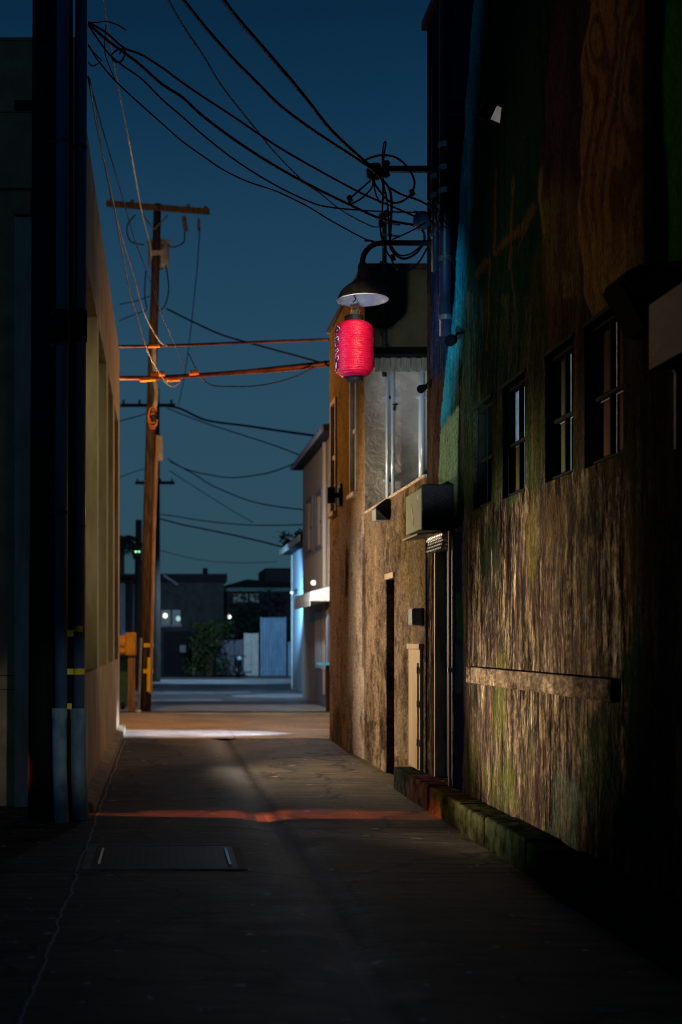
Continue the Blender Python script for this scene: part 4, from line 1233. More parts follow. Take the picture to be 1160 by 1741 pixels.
# distant wires
DW_ = [([(284, 525), (330, 548), (380, 570), (450, 590), (530, 612), (565, 624)], 31, 24, 0.02, 'grey twisted cable slanting from transformer pole to ochre house'),
       ([(275, 690), (305, 694), (350, 714), (420, 724), (480, 733), (552, 743)], 45, 33, 0.035, 'thick distant cable bundle reaching the beige house roof'),
       ([(285, 694), (340, 716), (420, 742), (480, 762), (535, 785)], 45, 36, 0.018, 'thin distant cable below the thick bundle to the beige house'),
       ([(285, 780), (315, 797), (360, 808), (400, 812), (460, 803), (512, 783)], 52, 38, 0.02, 'slack distant wire sagging to the beige house corner'),
       ([(290, 785), (330, 806), (360, 825), (420, 850), (470, 861), (520, 867)], 52, 38, 0.02, 'distant wire ending at the middle of the beige house'),
       ([(288, 800), (350, 840), (395, 868), (430, 888)], 52, 60, 0.016, 'faint distant wire slanting down in the middle of the sky'),
       ([(265, 874), (300, 878), (350, 886), (430, 893), (520, 892)], 56, 45, 0.022, 'distant level wire just above the blue lit house'),
       ([(265, 880), (310, 892), (350, 900), (420, 915), (485, 931)], 56, 45, 0.03, 'lowest thick distant cable reaching the blue lit eave'),
       ([(320, 600), (350, 650), (400, 657), (450, 654), (500, 641), (535, 624)], 24.4, 24.2, 0.012, 'slack thin wire hanging under the orange bundle'),
       ([(340, 388), (333, 480), (317, 620), (303, 690)], 30, 45, 0.012, 'pale thin wire dropping from the crossarm right end'),
       ([(203, 545), (225, 536), (250, 527)], 31, 31, 0.012, 'short wire left of the transformer pole'),
       ([(203, 517), (230, 512), (255, 503)], 31, 31, 0.012, 'upper short wire left of the transformer pole'),
       ([(203, 716), (240, 706), (262, 698)], 45, 45, 0.018, 'short distant wire left of the second pole'),
       ([(203, 812), (235, 800), (262, 795)], 52, 52, 0.016, 'short distant wire left of the third pole'),
       ([(270, 935), (330, 950), (400, 957), (470, 955)], 60, 60, 0.016, 'lowest faint wire just above the dark roofs')]
for p_, a, b_, r, lab in DW_:
    wire(p_, a, b_, r, lab, 'cable', group='distant wires')

# ================================================================== UTILITY POLES BEYOND
pl = thing('utility_pole', 'brown wooden utility pole with transformer and tilted crossarm across the street', 'utility pole', P(245, 1210, 30.4))
YQ = 30.4
obj('pole_shaft', T([P(246, 1214, YQ), P(252, 900, YQ), P(260, 600, YQ), P(268, 347, YQ)], 0.145, 14, r2=0.085), M['pole_wood'], pl, smooth=True)
a, b_ = P(181, 354, YQ), P(356, 368, YQ)
d_ = b_ - a
bm = prism(bmesh.new(), [a + Vector((0, -0.2, 0)), b_ + Vector((0, -0.2, 0)), b_ + Vector((0, -0.2, 0.12)), a + Vector((0, -0.2, 0.12))], (0, 0.1, 0))
ca_ = obj('crossarm', bm, M['pole_wood'], pl)
for px, py in ((190, 352), (225, 355), (320, 363), (350, 366)):
    obj('insulator', lathe(bmesh.new(), [(0, 0.1), (0.035, 0.09), (0.05, 0.05), (0.02, 0.0)], P(px, py - 4, YQ - 0.15) + Vector((0, 0, 0.06)), 10), M['porcelain'], ca_)
bm = T([P(240, 362, YQ - 0.2), P(262, 390, YQ - 0.15), P(285, 366, YQ - 0.2)], 0.018)
obj('crossarm_brace', bm, M['steel'], pl)
tr = obj('transformer', lathe(bmesh.new(), [(0, 0.02), (0.23, 0.0), (0.24, -0.03), (0.24, -0.50), (0.21, -0.54), (0, -0.54)], P(270, 414, YQ + 0.36), 20), M['ceramic_grey'], pl, smooth=True)
obj('transformer_lid', lathe(bmesh.new(), [(0, 0.05), (0.27, 0.03), (0.28, 0.0), (0, 0.0)], P(270, 413, YQ + 0.36), 20), M['ceramic_grey'], tr)
obj('transformer_strap', B(P(258, 0, YQ).x, P(276, 0, YQ).x, YQ - 0.12, YQ - 0.10, ZA(436, YQ), ZA(428, YQ)), M['ceramic_grey'], pl)
obj('fuse_cutout', T([P(313, 368, YQ - 0.2), P(314, 380, YQ - 0.22), P(317, 394, YQ - 0.25)], 0.05, 8), M['porcelain'], pl)
obj('fuse_cutout', T([P(338, 372, YQ - 0.2), P(338, 392, YQ - 0.2)], 0.03, 8), M['porcelain'], pl)
for q in ([(314, 395), (312, 412), (295, 420), (285, 416)], [(230, 365), (216, 385), (222, 410), (245, 416)], [(282, 450), (287, 490), (280, 520), (268, 528)], [(248, 460), (246, 500), (250, 525)]):
    obj('jumper_wire', T(smooth_path([P(x, y, YQ - 0.2) for x, y in q], 6), 0.016, 6), M['cable'], pl)
cl = P(260, 712, YQ - 0.2)
rng = random.Random(5)
for k in range(5):
    ra, rb, a0 = rng.uniform(0.06, 0.12), rng.uniform(0.12, 0.19), rng.uniform(-0.6, 0.6)
    pts = [cl + Vector((ra * math.cos(a0 + t * math.pi / 10) + rng.uniform(-.008, .008), -0.02 * k, rb * math.sin(a0 + t * math.pi / 10) + 0.03 * k - 0.05)) for t in range(3, 19)]
    obj('cable_coil', T(smooth_path(pts, 2), 0.016, 6), M['cable_lit_orange'] if k % 2 else M['sleeve'], pl)
bm = T(smooth_path([P(262, 590, YQ - 0.18), P(263, 640, YQ - 0.18), P(266, 670, YQ - 0.2), P(262, 700, YQ - 0.22)], 6), 0.05, 8)
obj('splice_sleeve', bm, M['cable_pale'], pl)
obj('riser_conduit', T([P(256, 1180, YQ - 0.12), P(262, 900, YQ - 0.12), P(268, 740, YQ - 0.12)], 0.04, 8), M['post_wood'], pl)
for py in (1097, 1141):
    cc = P(248 + (1210 - py) * 0.02, py, YQ)
    obj('yellow_band', T([cc + Vector((0, 0, -0.045)), cc + Vector((0, 0, 0.045))], 0.152, 14), M['yellow_guard'], pl)
obj('yellow_guard', T([P(252.5, 1176, YQ - 0.13), P(253.5, 1118, YQ - 0.13)], 0.045, 8), M['yellow_guard'], pl)
obj('meter_can', B(P(268, 0, YQ).x, P(277, 0, YQ).x, YQ - 0.12, YQ + 0.05, ZA(784, YQ), ZA(742, YQ), 0.01), M['ceramic_grey'], pl)
obj('guy_wire', T([P(236, 1206, YQ - 0.3), P(240, 1085, YQ - 0.2)], 0.03, 8), M['grey_box'], pl)

for (Y_, xb_, xt_, yt, arms, lab) in ((52, 266, 267, 660, ((690, 205, 298),), 'dark distant pole with one crossarm behind the transformer pole'), (75, 264, 264, 795, ((821, 230, 297),), 'farthest small dark pole with low crossarm')):
    t = thing('utility_pole', lab, 'utility pole', P(xb_, 1088 + H * F / Y_, Y_))
    obj('pole_shaft', T([P(xb_, 1088 + H * F / Y_, Y_), P(xt_, yt, Y_)], 0.17, 10, r2=0.1), M['pole_far'], t)
    for (py, xa, xc) in arms:
        ar = obj('crossarm', B(P(xa, 0, Y_).x, P(xc, 0, Y_).x, Y_ - 0.25, Y_ - 0.13, ZA(py + 3, Y_), ZA(py - 2, Y_)), M['pole_far'], t)
        for k in range(4):
            xx = P(xa + (xc - xa) * (0.06 + 0.29 * k), 0, Y_).x
            obj('insulator', T([(xx, Y_ - 0.19, ZA(py - 2, Y_)), (xx, Y_ - 0.19, ZA(py - 2, Y_) + 0.15)], 0.05, 8), M['porcelain'], ar)
# signal post with two small green lamps
t = thing('signal_post', 'dark post carrying two small green lamps left of the wooden pole', 'signal post', P(233, 1150, 46))
obj('post', T([P(233, 1168, 46), P(236, 884, 46)], 0.15, 10, r2=0.11), M['pole_far'], t)
sb = obj('signal_head', B(P(226, 0, 45.8).x, P(241, 0, 45.8).x, 45.6, 45.85, ZA(950, 45.7), ZA(924, 45.7), 0.03), M['black_paint'], t)
for px in (231, 236.5):
    obj('green_lens', T([P(px, 938, 45.58), P(px, 938, 45.5)], 0.035, 12), M['lens_green'], sb)

# bin, yellow signal housing on post, knob
t = thing('wheeled_bin', 'tall dark green wheeled bin at the far left kerb', 'bin', P(210, 1204, 31))
YB = 31.0
obj('bin_body', prism(bmesh.new(), [P(196, 1202, YB), P(216, 1202, YB), P(218, 1118, YB), P(194, 1118, YB)], (0, 0.5, 0)), M['bin_green'], t)
obj('bin_lid', B(P(192, 0, YB).x, P(219, 0, YB).x, YB - 0.03, YB + 0.53, ZA(1118, YB) + 0.002, ZA(1112, YB), 0.015), M['bin_green'], t)
for yy in (YB - 0.02,):
    obj('bin_wheel', T([(P(209, 0, YB).x - 0.04, yy + 0.08, 0.09), (P(209, 0, YB).x + 0.04, yy + 0.08, 0.09)], 0.1, 14), M['rubber'], t)
t = thing('signal_housing', 'yellow signal housing on a short wooden post beside the green bin', 'signal', P(224, 1204, 30.6))
YS = 30.5
obj('post', B(P(218, 0, YS).x, P(230, 0, YS).x, YS, YS + 0.16, -0.02, ZA(1116, YS)), M['post_wood'], t)
obj('housing', B(P(213, 0, YS).x, P(232, 0, YS).x, YS - 0.1, YS + 0.25, ZA(1115, YS), ZA(1075, YS), 0.04), M['yellow_house'], t)
obj('visor', T([P(213, 1092, YS - 0.02), P(202, 1092, YS - 0.02)], 0.16, 14), M['yellow_house'], t)
obj('visor', T([P(213, 1106, YS - 0.02), P(203, 1106, YS - 0.02)], 0.1, 14), M['yellow_house'], t)
o = obj('stone_knob', lathe(bmesh.new(), [(0, 0.09), (0.05, 0.08), (0.075, 0.045), (0.06, 0.0), (0, -0.01)], P(235, 1213, 29.9), 14), M['pebble'], base=P(235, 1213, 29.9), smooth=True)
tag(o, 'small pale rounded stone at the foot of the wooden pole', 'stone')

# ================================================================== BUILDINGS BEYOND
bg = thing('beige_building', 'beige two storey house with tall windows beyond the ochre house', 'building', (3.94, 34, 0))
XB = 3.94
BW = [(33.2, 34.4, 3.95, 5.25), (35.3, 36.7, 4.0, 5.3)]
facade('side_wall', M['beige_siding'], bg, XB, 31.0, 37.75, -0.05, 6.35, BW, 0.12, 1.0, None, XB + 0.2)
obj('building_body', B(XB + 0.19, 12, 31.01, 37.74, -0.05, 6.34), M['beige_siding'], bg)
obj('roof', prism(bmesh.new(), [(XB - 0.25, 30.8, 6.36), (12, 30.8, 6.36), (12, 30.8, 6.6), (XB - 0.25, 30.8, 6.52)], (0, 7.2, 0)), M['dark_roof'], bg)
obj('gutter', T([(XB - 0.28, 30.8, 6.42), (XB - 0.28, 38.0, 6.42)], 0.06, 8), M['fence_grey'], bg)
for (ya, yb, za, zb) in BW:
    wn = obj('window', B(XB + 0.10, XB + 0.115, ya, yb, za, zb), M['glass_dark'], bg)
    fr = bmesh.new()
    for (p, q, r_, s_) in ((ya - 0.08, ya, za - 0.08, zb + 0.08), (yb, yb + 0.08, za - 0.08, zb + 0.08), (ya, yb, zb, zb + 0.08), (ya, yb, za - 0.08, za)):
        box(fr, XB - 0.03, XB + 0.02, p, q, r_, s_)
    obj('frame', fr, M['fence_grey'], wn)
    obj('pane_divider', B(XB + 0.08, XB + 0.099, ya, yb, (za + zb) / 2 - 0.03, (za + zb) / 2 + 0.03), M['fence_grey'], wn)
bm = bmesh.new()
for k in range(22):
    y = 31.2 + 0.3 * k
    box(bm, XB - 0.012, XB - 0.001, y, y + 0.02, 2.9, 3.8)
obj('siding_batten', bm, M['beige_siding'], bg)
dsk = obj('downspout', T([(XB - 0.06, 32.2, 0.3), (XB - 0.06, 32.2, 6.3)], 0.05, 8), M['beige_siding'], bg)
t = thing('white_canopy', 'bright white lit canopy on the beige house beside the ochre corner', 'canopy', (3.6, 31.5, 2.4))
bm = prism(bmesh.new(), [(3.94, 31.3, 2.85), (3.45, 31.3, 2.72), (3.42, 31.3, 2.50), (3.94, 31.3, 2.50)], (0, 3.6, 0))
obj('canopy_top', bm, M['awning_white'], t)
obj('valance', B(3.425, 3.44, 31.3, 34.9, 2.38, 2.498), M['awning_white'], t)
t = thing('curtain_door', 'pale striped glass door under the white canopy', 'door', (3.9, 33, 0))
obj('door_leaf', B(3.88, 3.935, 31.6, 34.3, 0.02, 2.35), M['fence_grey'], t)
bm = bmesh.new()
for k in range(6):
    box(bm, 3.86, 3.879, 31.65 + 0.45 * k, 31.85 + 0.45 * k, 0.9, 2.3)
obj('glass_strip', bm, M['blue_siding'], t)
t = thing('cyan_table', 'small glowing cyan ledge by the ochre corner beyond the street', 'ledge', P(552, 1130, 29))
obj('ledge_top', B(P(541, 0, 30.2).x, P(566, 0, 30.2).x, 30.1, 30.5, ZA(1131, 30.2), ZA(1127, 30.2), 0.01), M['cyan_sign'], t)
obj('ledge_post', T([P(558, 1131, 30.3), P(558, 1209, 30.3)], 0.05, 8), M['door_brown'], t)

bb = thing('blue_lit_building', 'white boarded house with pitched eave lit cold blue from a lamp', 'building', (4.35, 42, 0))
XE = 4.3
obj('wall', B(XE, 9, 38.4, 44.6, -0.05, 4.5), M['blue_siding'], bb)
bm = prism(bmesh.new(), [(XE - 0.38, 38.3, 4.42), (XE - 0.38, 38.3, 4.56), (7, 38.3, 5.4), (9.5, 38.3, 4.5), (9.5, 38.3, 4.42)], (0, 6.6, 0))
obj('roof', bm, M['dark_roof'], bb)
obj('fascia', B(XE - 0.40, XE - 0.382, 38.3, 44.9, 4.40, 4.58), M['awning_white'], bb)
obj('corner_board', B(XE - 0.03, XE + 0.08, 44.5, 44.63, 0, 4.4), M['awning_white'], bb)
lm_ = obj('wall_lamp', B(XE - 0.12, XE - 0.002, 42.9, 43.1, 3.05, 3.2, 0.02), M['dark_steel'], bb)
obj('lamp_lens', lathe(bmesh.new(), [(0, 0.06), (0.06, 0.0), (0, -0.06)], (XE - 0.16, 43.0, 3.1), 10), M['lens_cool'], lm_)
t = thing('porch_lamp', 'small white round lamp above the white canopy', 'lamp', P(533, 992, 34.5))
obj('lamp_globe', lathe(bmesh.new(), [(0, 0.07), (0.05, 0.05), (0.07, 0), (0.05, -0.05), (0, -0.07)], P(533, 991, 34.6), 12), M['lens_white'], t, smooth=True)
obj('lamp_bracket', T([P(533, 991, 34.6), (XB, 34.6, ZA(988, 34.6))], 0.02), M['dark_steel'], t)

# far dark houses
h1 = thing('dark_house', 'dark flat roofed house with two lit upper windows at the street end', 'house', P(320, 1150, 62))
YH = 62.0
x0, x1 = P(175, 0, YH).x, P(386, 0, YH).x
obj('wall', B(x0, x1 - 0.15, YH, YH + 9, -0.05, ZA(990, YH)), M['dark_house'], h1)
rf = obj('roof', B(x0 - 0.2, x1, YH - 0.3, YH + 9.3, ZA(990, YH) + 0.002, ZA(976, YH), 0.03), M['dark_roof'], h1)
obj('chimney', T([P(349, 985, YH + 2), P(349, 966, YH + 2)], 0.12, 8), M['dark_roof'], rf)
for (xa, xb_, ya, yb) in ((274, 290, 1037, 1062), (293, 307, 1037, 1062)):
    wn = obj('window', B(P(xa, 0, YH).x, P(xb_, 0, YH).x, YH - 0.06, YH - 0.003, ZA(yb, YH), ZA(ya, YH)), M['window_dim'], h1)
    cx = (xa + xb_) / 2
    obj('lit_lamp', lathe(bmesh.new(), [(0, 0.13), (0.09, 0.08), (0.10, -0.06), (0, -0.12)], P(cx + (-1 if xa < 280 else 3), 1047 if xa < 280 else 1052, YH - 0.2), 10), M['lens_white'] if xa < 280 else M['window_lit'], wn)
    obj('frame', B(P(xa, 0, YH).x - 0.05, P(xb_, 0, YH).x + 0.05, YH - 0.05, YH - 0.001, ZA(yb, YH) - 0.1, ZA(yb, YH) - 0.001), M['fence_grey'], wn)
obj('garage_door', B(P(278, 0, YH).x, P(326, 0, YH).x, YH - 0.04, YH - 0.002, 0, 2.0), M['dark_roof'], h1)
obj('notice', B(P(306, 0, YH).x, P(316, 0, YH).x, YH - 0.07, YH - 0.041, ZA(1109, YH), ZA(1097, YH)), M['grey_box'], h1)
obj('sloped_brace', T([P(278, 978, YH - 0.4), P(302, 994, YH - 0.4)], 0.06, 6), M['fence_grey'], h1)
obj('corner_pipe', T([P(267, 1060, YH - 0.2), P(267, 1018, YH - 0.2)], 0.10, 8), M['gate_blue'], h1)
t = thing('wall_lamp', 'tiny bluish lamp at the left corner of the dark house', 'lamp', P(267, 1062, 61))
obj('lamp_lens', lathe(bmesh.new(), [(0, 0.1), (0.1, 0.03), (0.1, -0.05), (0, -0.1)], P(267, 1061, 61.4), 10), M['window_lit'], t)
obj('lamp_plate', B(P(264, 0, 61.5).x, P(270, 0, 61.5).x, 61.55, 61.9, ZA(1064, 61.5), ZA(1058, 61.5)), M['dark_steel'], t)

h2 = thing('dark_bungalow', 'dark house with pale teal eave and raised block at right', 'house', P(430, 1150, 67))
YJ = 67.0
obj('wall', B(P(368, 0, YJ).x, P(520, 0, YJ).x, YJ, YJ + 8, -0.05, ZA(1006, YJ)), M['dark_house'], h2)
obj('roof', prism(bmesh.new(), [P(360, 1003, YJ - .4), P(524, 1003, YJ - .4), P(524, 992, YJ - .4), P(420, 985, YJ - .4), P(366, 1000, YJ - .4)], (0, 8.6, 0)), M['dark_roof'], h2)
obj('fascia', B(P(360, 0, YJ - .4).x, P(524, 0, YJ - .4).x, YJ - 0.48, YJ - 0.41, ZA(1006, YJ), ZA(1000, YJ)), M['teal_fascia'], h2)
obj('roof_block', B(P(454, 0, YJ).x, P(530, 0, YJ).x, YJ + 1, YJ + 6, ZA(1000, YJ), ZA(964, YJ)), M['dark_house'], h2)
for (xa, xb_) in ((397, 421), (425, 440)):
    wn = obj('window', B(P(xa, 0, YJ).x, P(xb_, 0, YJ).x, YJ - 0.05, YJ - 0.002, ZA(1024, YJ), ZA(1010, YJ)), M['window_dim'], h2)
    obj('sill', B(P(xa, 0, YJ).x, P(xb_, 0, YJ).x, YJ - 0.12, YJ - 0.002, ZA(1026, YJ), ZA(1024.2, YJ)), M['fence_grey'], wn)
t = thing('porch_lamp', 'round white porch lamp in front of the dark bungalow', 'lamp', P(390, 1049, 66))
obj('lamp_globe', lathe(bmesh.new(), [(0, 0.1), (0.08, 0.06), (0.1, 0), (0.08, -0.06), (0, -0.1)], P(390, 1049, 66.3), 12), M['lens_white'], t, smooth=True)
obj('lamp_bracket', T([P(390, 1049, 66.4), P(390, 1042, 66.6), P(390, 1042, 67.0)], 0.03), M['teal_fascia'], t)

t = thing('dark_building', 'narrow dark building with blue lit edge at the far left', 'building', P(190, 1165, 48))
obj('wall', B(P(120, 0, 48).x, P(224, 0, 48).x, 48, 52, -0.05, ZA(985, 48)), M['dark_house'], t)
obj('blue_lit_strip', B(P(203, 0, 47.9).x, P(213, 0, 47.9).x, 47.85, 47.998, -0.05, ZA(992, 48)), M['gate_blue'], t)  # blue light on the wall painted as a blue strip
obj('roof_edge', B(P(118, 0, 48).x, P(226, 0, 48).x, 47.8, 52.1, ZA(985, 48) + 0.002, ZA(980, 48)), M['dark_roof'], t)


def fence(name, lab, xa, xb_, ytop, Y_, m, npl, group=None, base=None, cat='fence'):
    t = thing(name, lab, cat, P((xa + xb_) / 2, 1150, Y_), group)
    X0, X1 = P(xa, 0, Y_).x, P(xb_, 0, Y_).x
    bm = bmesh.new()
    for k in range(npl):
        a, b_ = X0 + (X1 - X0) * k / npl, X0 + (X1 - X0) * (k + 1) / npl
        box(bm, a + 0.008, b_ - 0.008, Y_, Y_ + 0.03, 0.03, ZA(ytop, Y_))
    obj('boards', bm, M[m], t)
    bm = bmesh.new()
    box(bm, X0, X1, Y_ + 0.031, Y_ + 0.07, 0.3, 0.4)
    box(bm, X0, X1, Y_ + 0.031, Y_ + 0.07, ZA(ytop, Y_) - 0.3, ZA(ytop, Y_) - 0.2)
    obj('rail', bm, M[m], t)
    for xx in (X0, X1 - 0.08):
        obj('fence_post', B(xx, xx + 0.08, Y_ + 0.072, Y_ + 0.15, 0, ZA(ytop, Y_) + 0.02), M[m], t)
    return t


fence('wood_fence', 'low weathered wooden fence behind the bush at the street end', 327, 346, 1092, 60, 'fence_wood', 4)
fence('grey_fence', 'grey boarded fence behind the dark motorcycle', 368, 414, 1088, 60.4, 'fence_grey', 6)
fence('panel_screen', 'short white panel screen between grey fence and blue gate', 415, 440, 1077, 59.2, 'panel_white', 2, cat='screen')
g_ = fence('blue_gate', 'tall blue slatted gate right of the white panel', 443, 487, 1050, 59.0, 'gate_blue', 9, cat='gate')
fence('dark_fence', 'dark blue fence between the blue gate and beige house', 490, 560, 1092, 58.8, 'gate_blue', 9)

mc = thing('motorcycle', 'small dark motorcycle parked before the grey fence with a bright glint', 'motorcycle', P(404, 1150, 58))
YM = 58.0
c = Vector((P(404, 0, YM).x, YM, 0))
for dy, nm in ((-0.55, 0), (0.6, 1)):
    w_ = bmesh.new()
    pts = [c + Vector((0.02 * nm, dy + 0.27 * math.cos(a * math.pi / 10), 0.3 + 0.27 * math.sin(a * math.pi / 10))) for a in range(21)]
    tube(w_, pts, 0.055, 8, cap=False)
    wo = obj('wheel', w_, M['rubber'], mc)
    obj('hub', T([c + Vector((-0.06, dy, 0.3)), c + Vector((0.06, dy, 0.3))], 0.09, 10), M['steel'], wo)
obj('body', T(smooth_path([c + Vector((0, -0.4, 0.62)), c + Vector((0, -0.15, 0.72)), c + Vector((0, 0.15, 0.66)), c + Vector((0, 0.6, 0.72))], 6), 0.17, 12, r2=0.1), M['bike_paint'], mc, smooth=True)
obj('fork', T([c + Vector((0, -0.55, 0.3)), c + Vector((0, -0.38, 0.9))], 0.07, 8), M['dark_steel'], mc)
obj('engine', B(c.x - 0.2, c.x + 0.2, YM - 0.25, YM + 0.2, 0.2, 0.52, 0.05), M['dark_steel'], mc)
obj('handlebar', T(smooth_path([c + Vector((-0.34, -0.3, 0.88)), c + Vector((-0.1, -0.4, 0.92)), c + Vector((0.1, -0.4, 0.92)), c + Vector((0.34, -0.3, 0.88))], 5), 0.025, 6), M['dark_steel'], mc)
obj('headlight', lathe(bmesh.new(), [(0, 0.1), (0.09, 0.06), (0.11, 0), (0.08, -0.07), (0, -0.1)], c + Vector((0.05, -0.55, 0.82)), 14), M['pipe_white'], mc, smooth=True)
obj('seat', B(c.x - 0.13, c.x + 0.13, YM, YM + 0.6, 0.76, 0.84, 0.03), M['rubber'], mc)


def leaves(bm, c, rad, n, size, seed, droop=0.0):
    rng = random.Random(seed)
    clumps = [Vector((rng.gauss(0, 0.45) * rad[0], rng.gauss(0, 0.45) * rad[1], rng.gauss(0, 0.42) * rad[2])) for _ in range(max(6, n // 70))]
    for _ in range(n):
        k = rng.choice(clumps)
        p = Vector(c) + k + Vector((rng.gauss(0, 0.2) * rad[0], rng.gauss(0, 0.2) * rad[1], rng.gauss(0, 0.2) * rad[2]))
        if p.z < 0.03:
            continue
        a = Vector((rng.uniform(-1, 1), rng.uniform(-1, 1), rng.uniform(-1, 0.6))).normalized()
        b_ = a.cross(Vector((rng.uniform(-1, 1), rng.uniform(-1, 1), 1))).normalized()
        s = size * rng.uniform(0.6, 1.4)
        vs = [bm.verts.new(p + a * s * u + b_ * s * 0.4 * v) for u, v in ((-1, 0), (0, 1), (1, 0), (0, -1))]
        bm.faces.new(vs)
    return bm


t = thing('bush', 'loose leafy bush with arching sprays before the wooden fence', 'bush', P(350, 1150, 59.4))
bm = bmesh.new()
leaves(bm, P(352, 1122, 59.4), (0.75, 0.6, 1.0), 1500, 0.09, 5)
leaves(bm, P(360, 1080, 59.4), (0.9, 0.6, 0.7), 900, 0.10, 6)
leaves(bm, P(340, 1066, 59.4), (0.4, 0.4, 0.3), 250, 0.09, 8)
obj('foliage', bm, M['leaf'], t)
bm = bmesh.new()
for k in range(6):
    tube(bm, smooth_path([P(352 + k * 1.5, 1150, 59.4), P(350 + k * 3, 1110, 59.4), P(336 + k * 8, 1066 + 6 * (k % 3), 59.4)], 5), 0.035, 5, r2=0.012)
obj('stem', bm, M['bark'], t)
t = thing('tree', 'dark round tree standing behind the roofs of the far houses', 'tree', P(405, 1150, 64.5))
bm = bmesh.new()
leaves(bm, P(425, 1055, 64), (1.4, 0.8, 1.0), 1600, 0.12, 15)
obj('crown', bm, M['palm_leaf'], t)
obj('trunk', T([P(420, 1146, 64), P(422, 1100, 64), P(425, 1060, 64)], 0.12, 8, r2=0.05), M['bark'], t)
t = thing('rooftop_shrub', 'small dark shrub showing above the blue lit eave', 'shrub', P(500, 928, 46))
bm = leaves(bmesh.new(), P(502, 915, 46), (0.5, 0.4, 0.4), 350, 0.09, 25)
obj('foliage', bm, M['palm_leaf'], t)
obj('stem', T([P(503, 940, 46), P(502, 912, 46)], 0.05, 6), M['bark'], t)

# palm
t = thing('palm_tree', 'dark palm tree with drooping fronds beyond the left building', 'palm tree', P(207, 1120, 66))
YT = 66
top = P(207, 915, YT)
obj('trunk', T([P(205, 1140, YT), P(206, 1000, YT), P(207, 918, YT)], 0.2, 9, r2=0.14), M['bark'], t)
rng = random.Random(12)
for k in range(18):
    az = k * 2.4 + rng.uniform(-0.2, 0.2)
    el = rng.uniform(-0.2, 1.0)
    dirv = Vector((math.cos(az), math.sin(az), 0))
    Lf = rng.uniform(0.9, 1.35)
    bm = bmesh.new()
    prev = None
    for i in range(10):
        u = i / 9
        p = top + dirv * (Lf * (u * math.cos(el * (1 - u)))) + Vector((0, 0, Lf * (math.sin(el) * u - 1.1 * u * u)))
        if prev is not None:
            side = dirv.cross(Vector((0, 0, 1))).normalized()
            for sgn in (-1, 1):
                tip = p + side * sgn * 0.42 * (1 - 0.7 * abs(u - 0.4)) + Vector((0, 0, -0.30)) + dirv * 0.12
                bm.faces.new([bm.verts.new(prev), bm.verts.new(p), bm.verts.new(tip)])
        prev = p
    obj('frond', bm, M['palm_leaf'], t)

# ================================================================== SKY, LIGHT, CAMERA
w = bpy.data.worlds.new('World')
S.world = w
w.use_nodes = True
nt = w.node_tree
nt.nodes.clear()
out = N(nt, 'OutputWorld')
bgd = N(nt, 'Background')
tc = N(nt, 'TexCoord')
sep = N(nt, 'SeparateXYZ')
nt.links.new(tc.outputs['Generated'], sep.inputs[0])
col = ramp(nt, sep.outputs[2], [(0.0, (0.027, 0.070, 0.090)), (0.07, (0.026, 0.069, 0.096)), (0.18, (0.0215, 0.067, 0.110)), (0.27, (0.013, 0.052, 0.100)), (0.36, (0.0055, 0.032, 0.072)), (0.42, (0.0028, 0.021, 0.052)), (1.0, (0.002, 0.010, 0.028))])
nt.links.new(col, bgd.inputs['Color'])
bgd.inputs['Strength'].default_value = 1.0
nt.links.new(bgd.outputs[0], out.inputs[0])


def lamp(name, kind, loc, power, colr, target=None, size=0.1, angle=None, blend=0.4):
    l = bpy.data.lights.new(name, kind)
    l.energy = power
    l.color = colr
    if kind == 'AREA':
        l.size = size
    else:
        l.shadow_soft_size = size
    if kind == 'SPOT':
        l.spot_size = math.radians(angle)
        l.spot_blend = blend
    o = bpy.data.objects.new(name, l)
    COL.objects.link(o)
    o.location = loc
    if target is not None:
        o.rotation_euler = (Vector(target) - Vector(loc)).to_track_quat('-Z', 'Y').to_euler()
    return o


# cool flood on the courtyard side
lamp('cool_flood', 'SPOT', (0.3, 6.5, 1.7), 1700, (0.76, 0.88, 1.0), (2.7, 13.4, 3.95), 0.05, 16, 0.7)
lamp('cyan_fill', 'SPOT', (0.2, 7.2, 1.8), 1700, (0.30, 0.74, 1.0), (2.72, 12.6, 4.8), 0.05, 12, 1.0  # added spot that brightens the teal stripe, no fixture
     )
lamp('shade_fill', 'SPOT', (0.9, 7.0, 1.6), 700, (0.66, 0.74, 1.0), (2.0, 13.5, 5.03), 0.05, 5.5, 0.5)  # added spot that lights the inside of the lamp shade
lamp('stucco_fill', 'SPOT', (0.3, 6.5, 1.7), 520, (1.0, 0.93, 0.84), (3.15, 18, 4.3), 0.05, 9.5, 0.6)  # added spot for the stucco end wall alone
lamp('lantern_fill', 'SPOT', (-0.62, 12.9, 3.2), 330, (0.60, 0.62, 1.0), (1.92, 13.5, 4.45), 0.03, 14, 0.6)  # added narrow spot on the lantern from its left, not its own glow
# warm flood on the weathered lower wall
lamp('warm_flood', 'SPOT', (-0.77, 12.93, 0.55), 4600, (1.0, 0.83, 0.58), (2.72, 10.5, 1.38), 0.04, 46, 1.0)
lamp('warm_fill', 'SPOT', (-0.5, 12.9, 4.6), 160, (1.0, 0.74, 0.45), (2.72, 8.6, 4.2), 0.1, 70, 0.9)  # weak wide fill added over the upper mural
lamp('warm_flood', 'SPOT', (-0.95, 17.3, 2.0), 1300, (1.0, 0.78, 0.52), (2.7, 16.2, 1.9), 0.05, 105, 0.8)  # spot added inside a window recess to brighten the annex wall
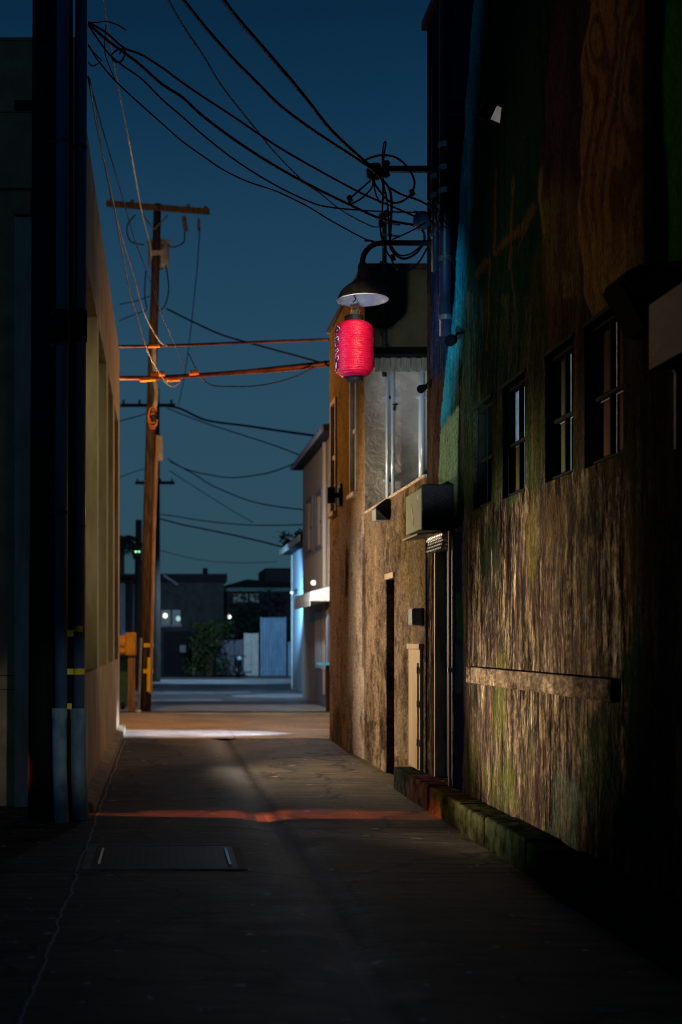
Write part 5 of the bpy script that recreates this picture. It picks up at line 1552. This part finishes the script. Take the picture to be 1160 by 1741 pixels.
# sodium street lamps on both corners of the cross street
lamp('street_light', 'POINT', (-0.95, 24.75, 5.3), 620, (1.0, 0.50, 0.17), None, 0.10)
lamp('street_light', 'POINT', (3.4, 23.0, 5.2), 260, (1.0, 0.50, 0.16), None, 0.12)
lamp('pole_fill', 'SPOT', (1.4, 4.0, 2.4), 330, (0.8, 0.92, 1.0), (-0.88, 12, 0.9), 0.05, 11, 0.9)  # added spot brightening the pole base and its tape, without a fixture
# warm spot added to brighten the left window bays
lamp('bay_fill', 'SPOT', (2.3, 11.5, 5.2), 420, (1.0, 0.86, 0.60), (-0.9, 17.5, 3.0), 0.1, 50, 0.8)
# white spot added for the headlight streak on the sidewalk
lamp('sidewalk_fill', 'SPOT', (5.2, 23.1, 2.2), 4500, (0.86, 0.9, 1.0), (0.6, 23.1, 0.0), 0.05, 23, 1.0)
# cold lamp by the blue house
lamp('blue_light', 'SPOT', (2.9, 40.6, 2.6), 800, (0.30, 0.65, 1.0), (4.3, 42.6, 3.0), 0.08, 95, 0.8)
lamp('canopy_fill', 'POINT', (2.9, 30.4, 3.4), 170, (0.85, 0.93, 1.0), None, 0.05)  # added point lamp that whitens the canopy
lamp('road_fill', 'SPOT', (2.6, 38, 4.3), 500, (0.5, 0.74, 1.0), (1.2, 40, 0), 0.1, 130, 0.6)  # added spot that brightens the far road
lamp('yard_fill', 'SPOT', (1.9, 50, 4.4), 1600, (0.45, 0.72, 1.0), (2.2, 55, 0), 0.1, 140, 0.6)  # added spot that brightens the fences and far ground
# car brake light shining through the gap between the pole and the left building
bk_ = lamp('brake_light', 'SPOT', (-7.0, 12.74, 1.6), 19000, (1.0, 0.18, 0.07), (0.95, 12.3, 0.0), 0.12, 5.2, 0.9)
bk_.scale = (1.5, 1, 1)

cam = bpy.data.cameras.new('camera')
cam.sensor_fit = 'HORIZONTAL'
cam.sensor_width = 24.0
cam.lens = F / 1160 * 24.0
cam.shift_x = (580 - VX) / 1160
cam.shift_y = (VY - 870.5) / 1160
cam.clip_start = 0.1
cam.clip_end = 2000
cam.dof.use_dof = True
cam.dof.focus_distance = 11.3
cam.dof.aperture_fstop = 1.8
co = bpy.data.objects.new('camera', cam)
COL.objects.link(co)
co.location = (0, 0, H)
co.rotation_euler = (math.radians(90), 0, 0)
S.camera = co
S.view_settings.view_transform = 'Standard'
S.view_settings.look = 'None'
S.view_settings.exposure = 0
S.view_settings.gamma = 1
S.render.engine = 'CYCLES'
S.cycles.use_denoising = True
S.cycles.max_bounces = 6
S.cycles.filter_width = 1.1
S.cycles.sample_clamp_indirect = 3.0
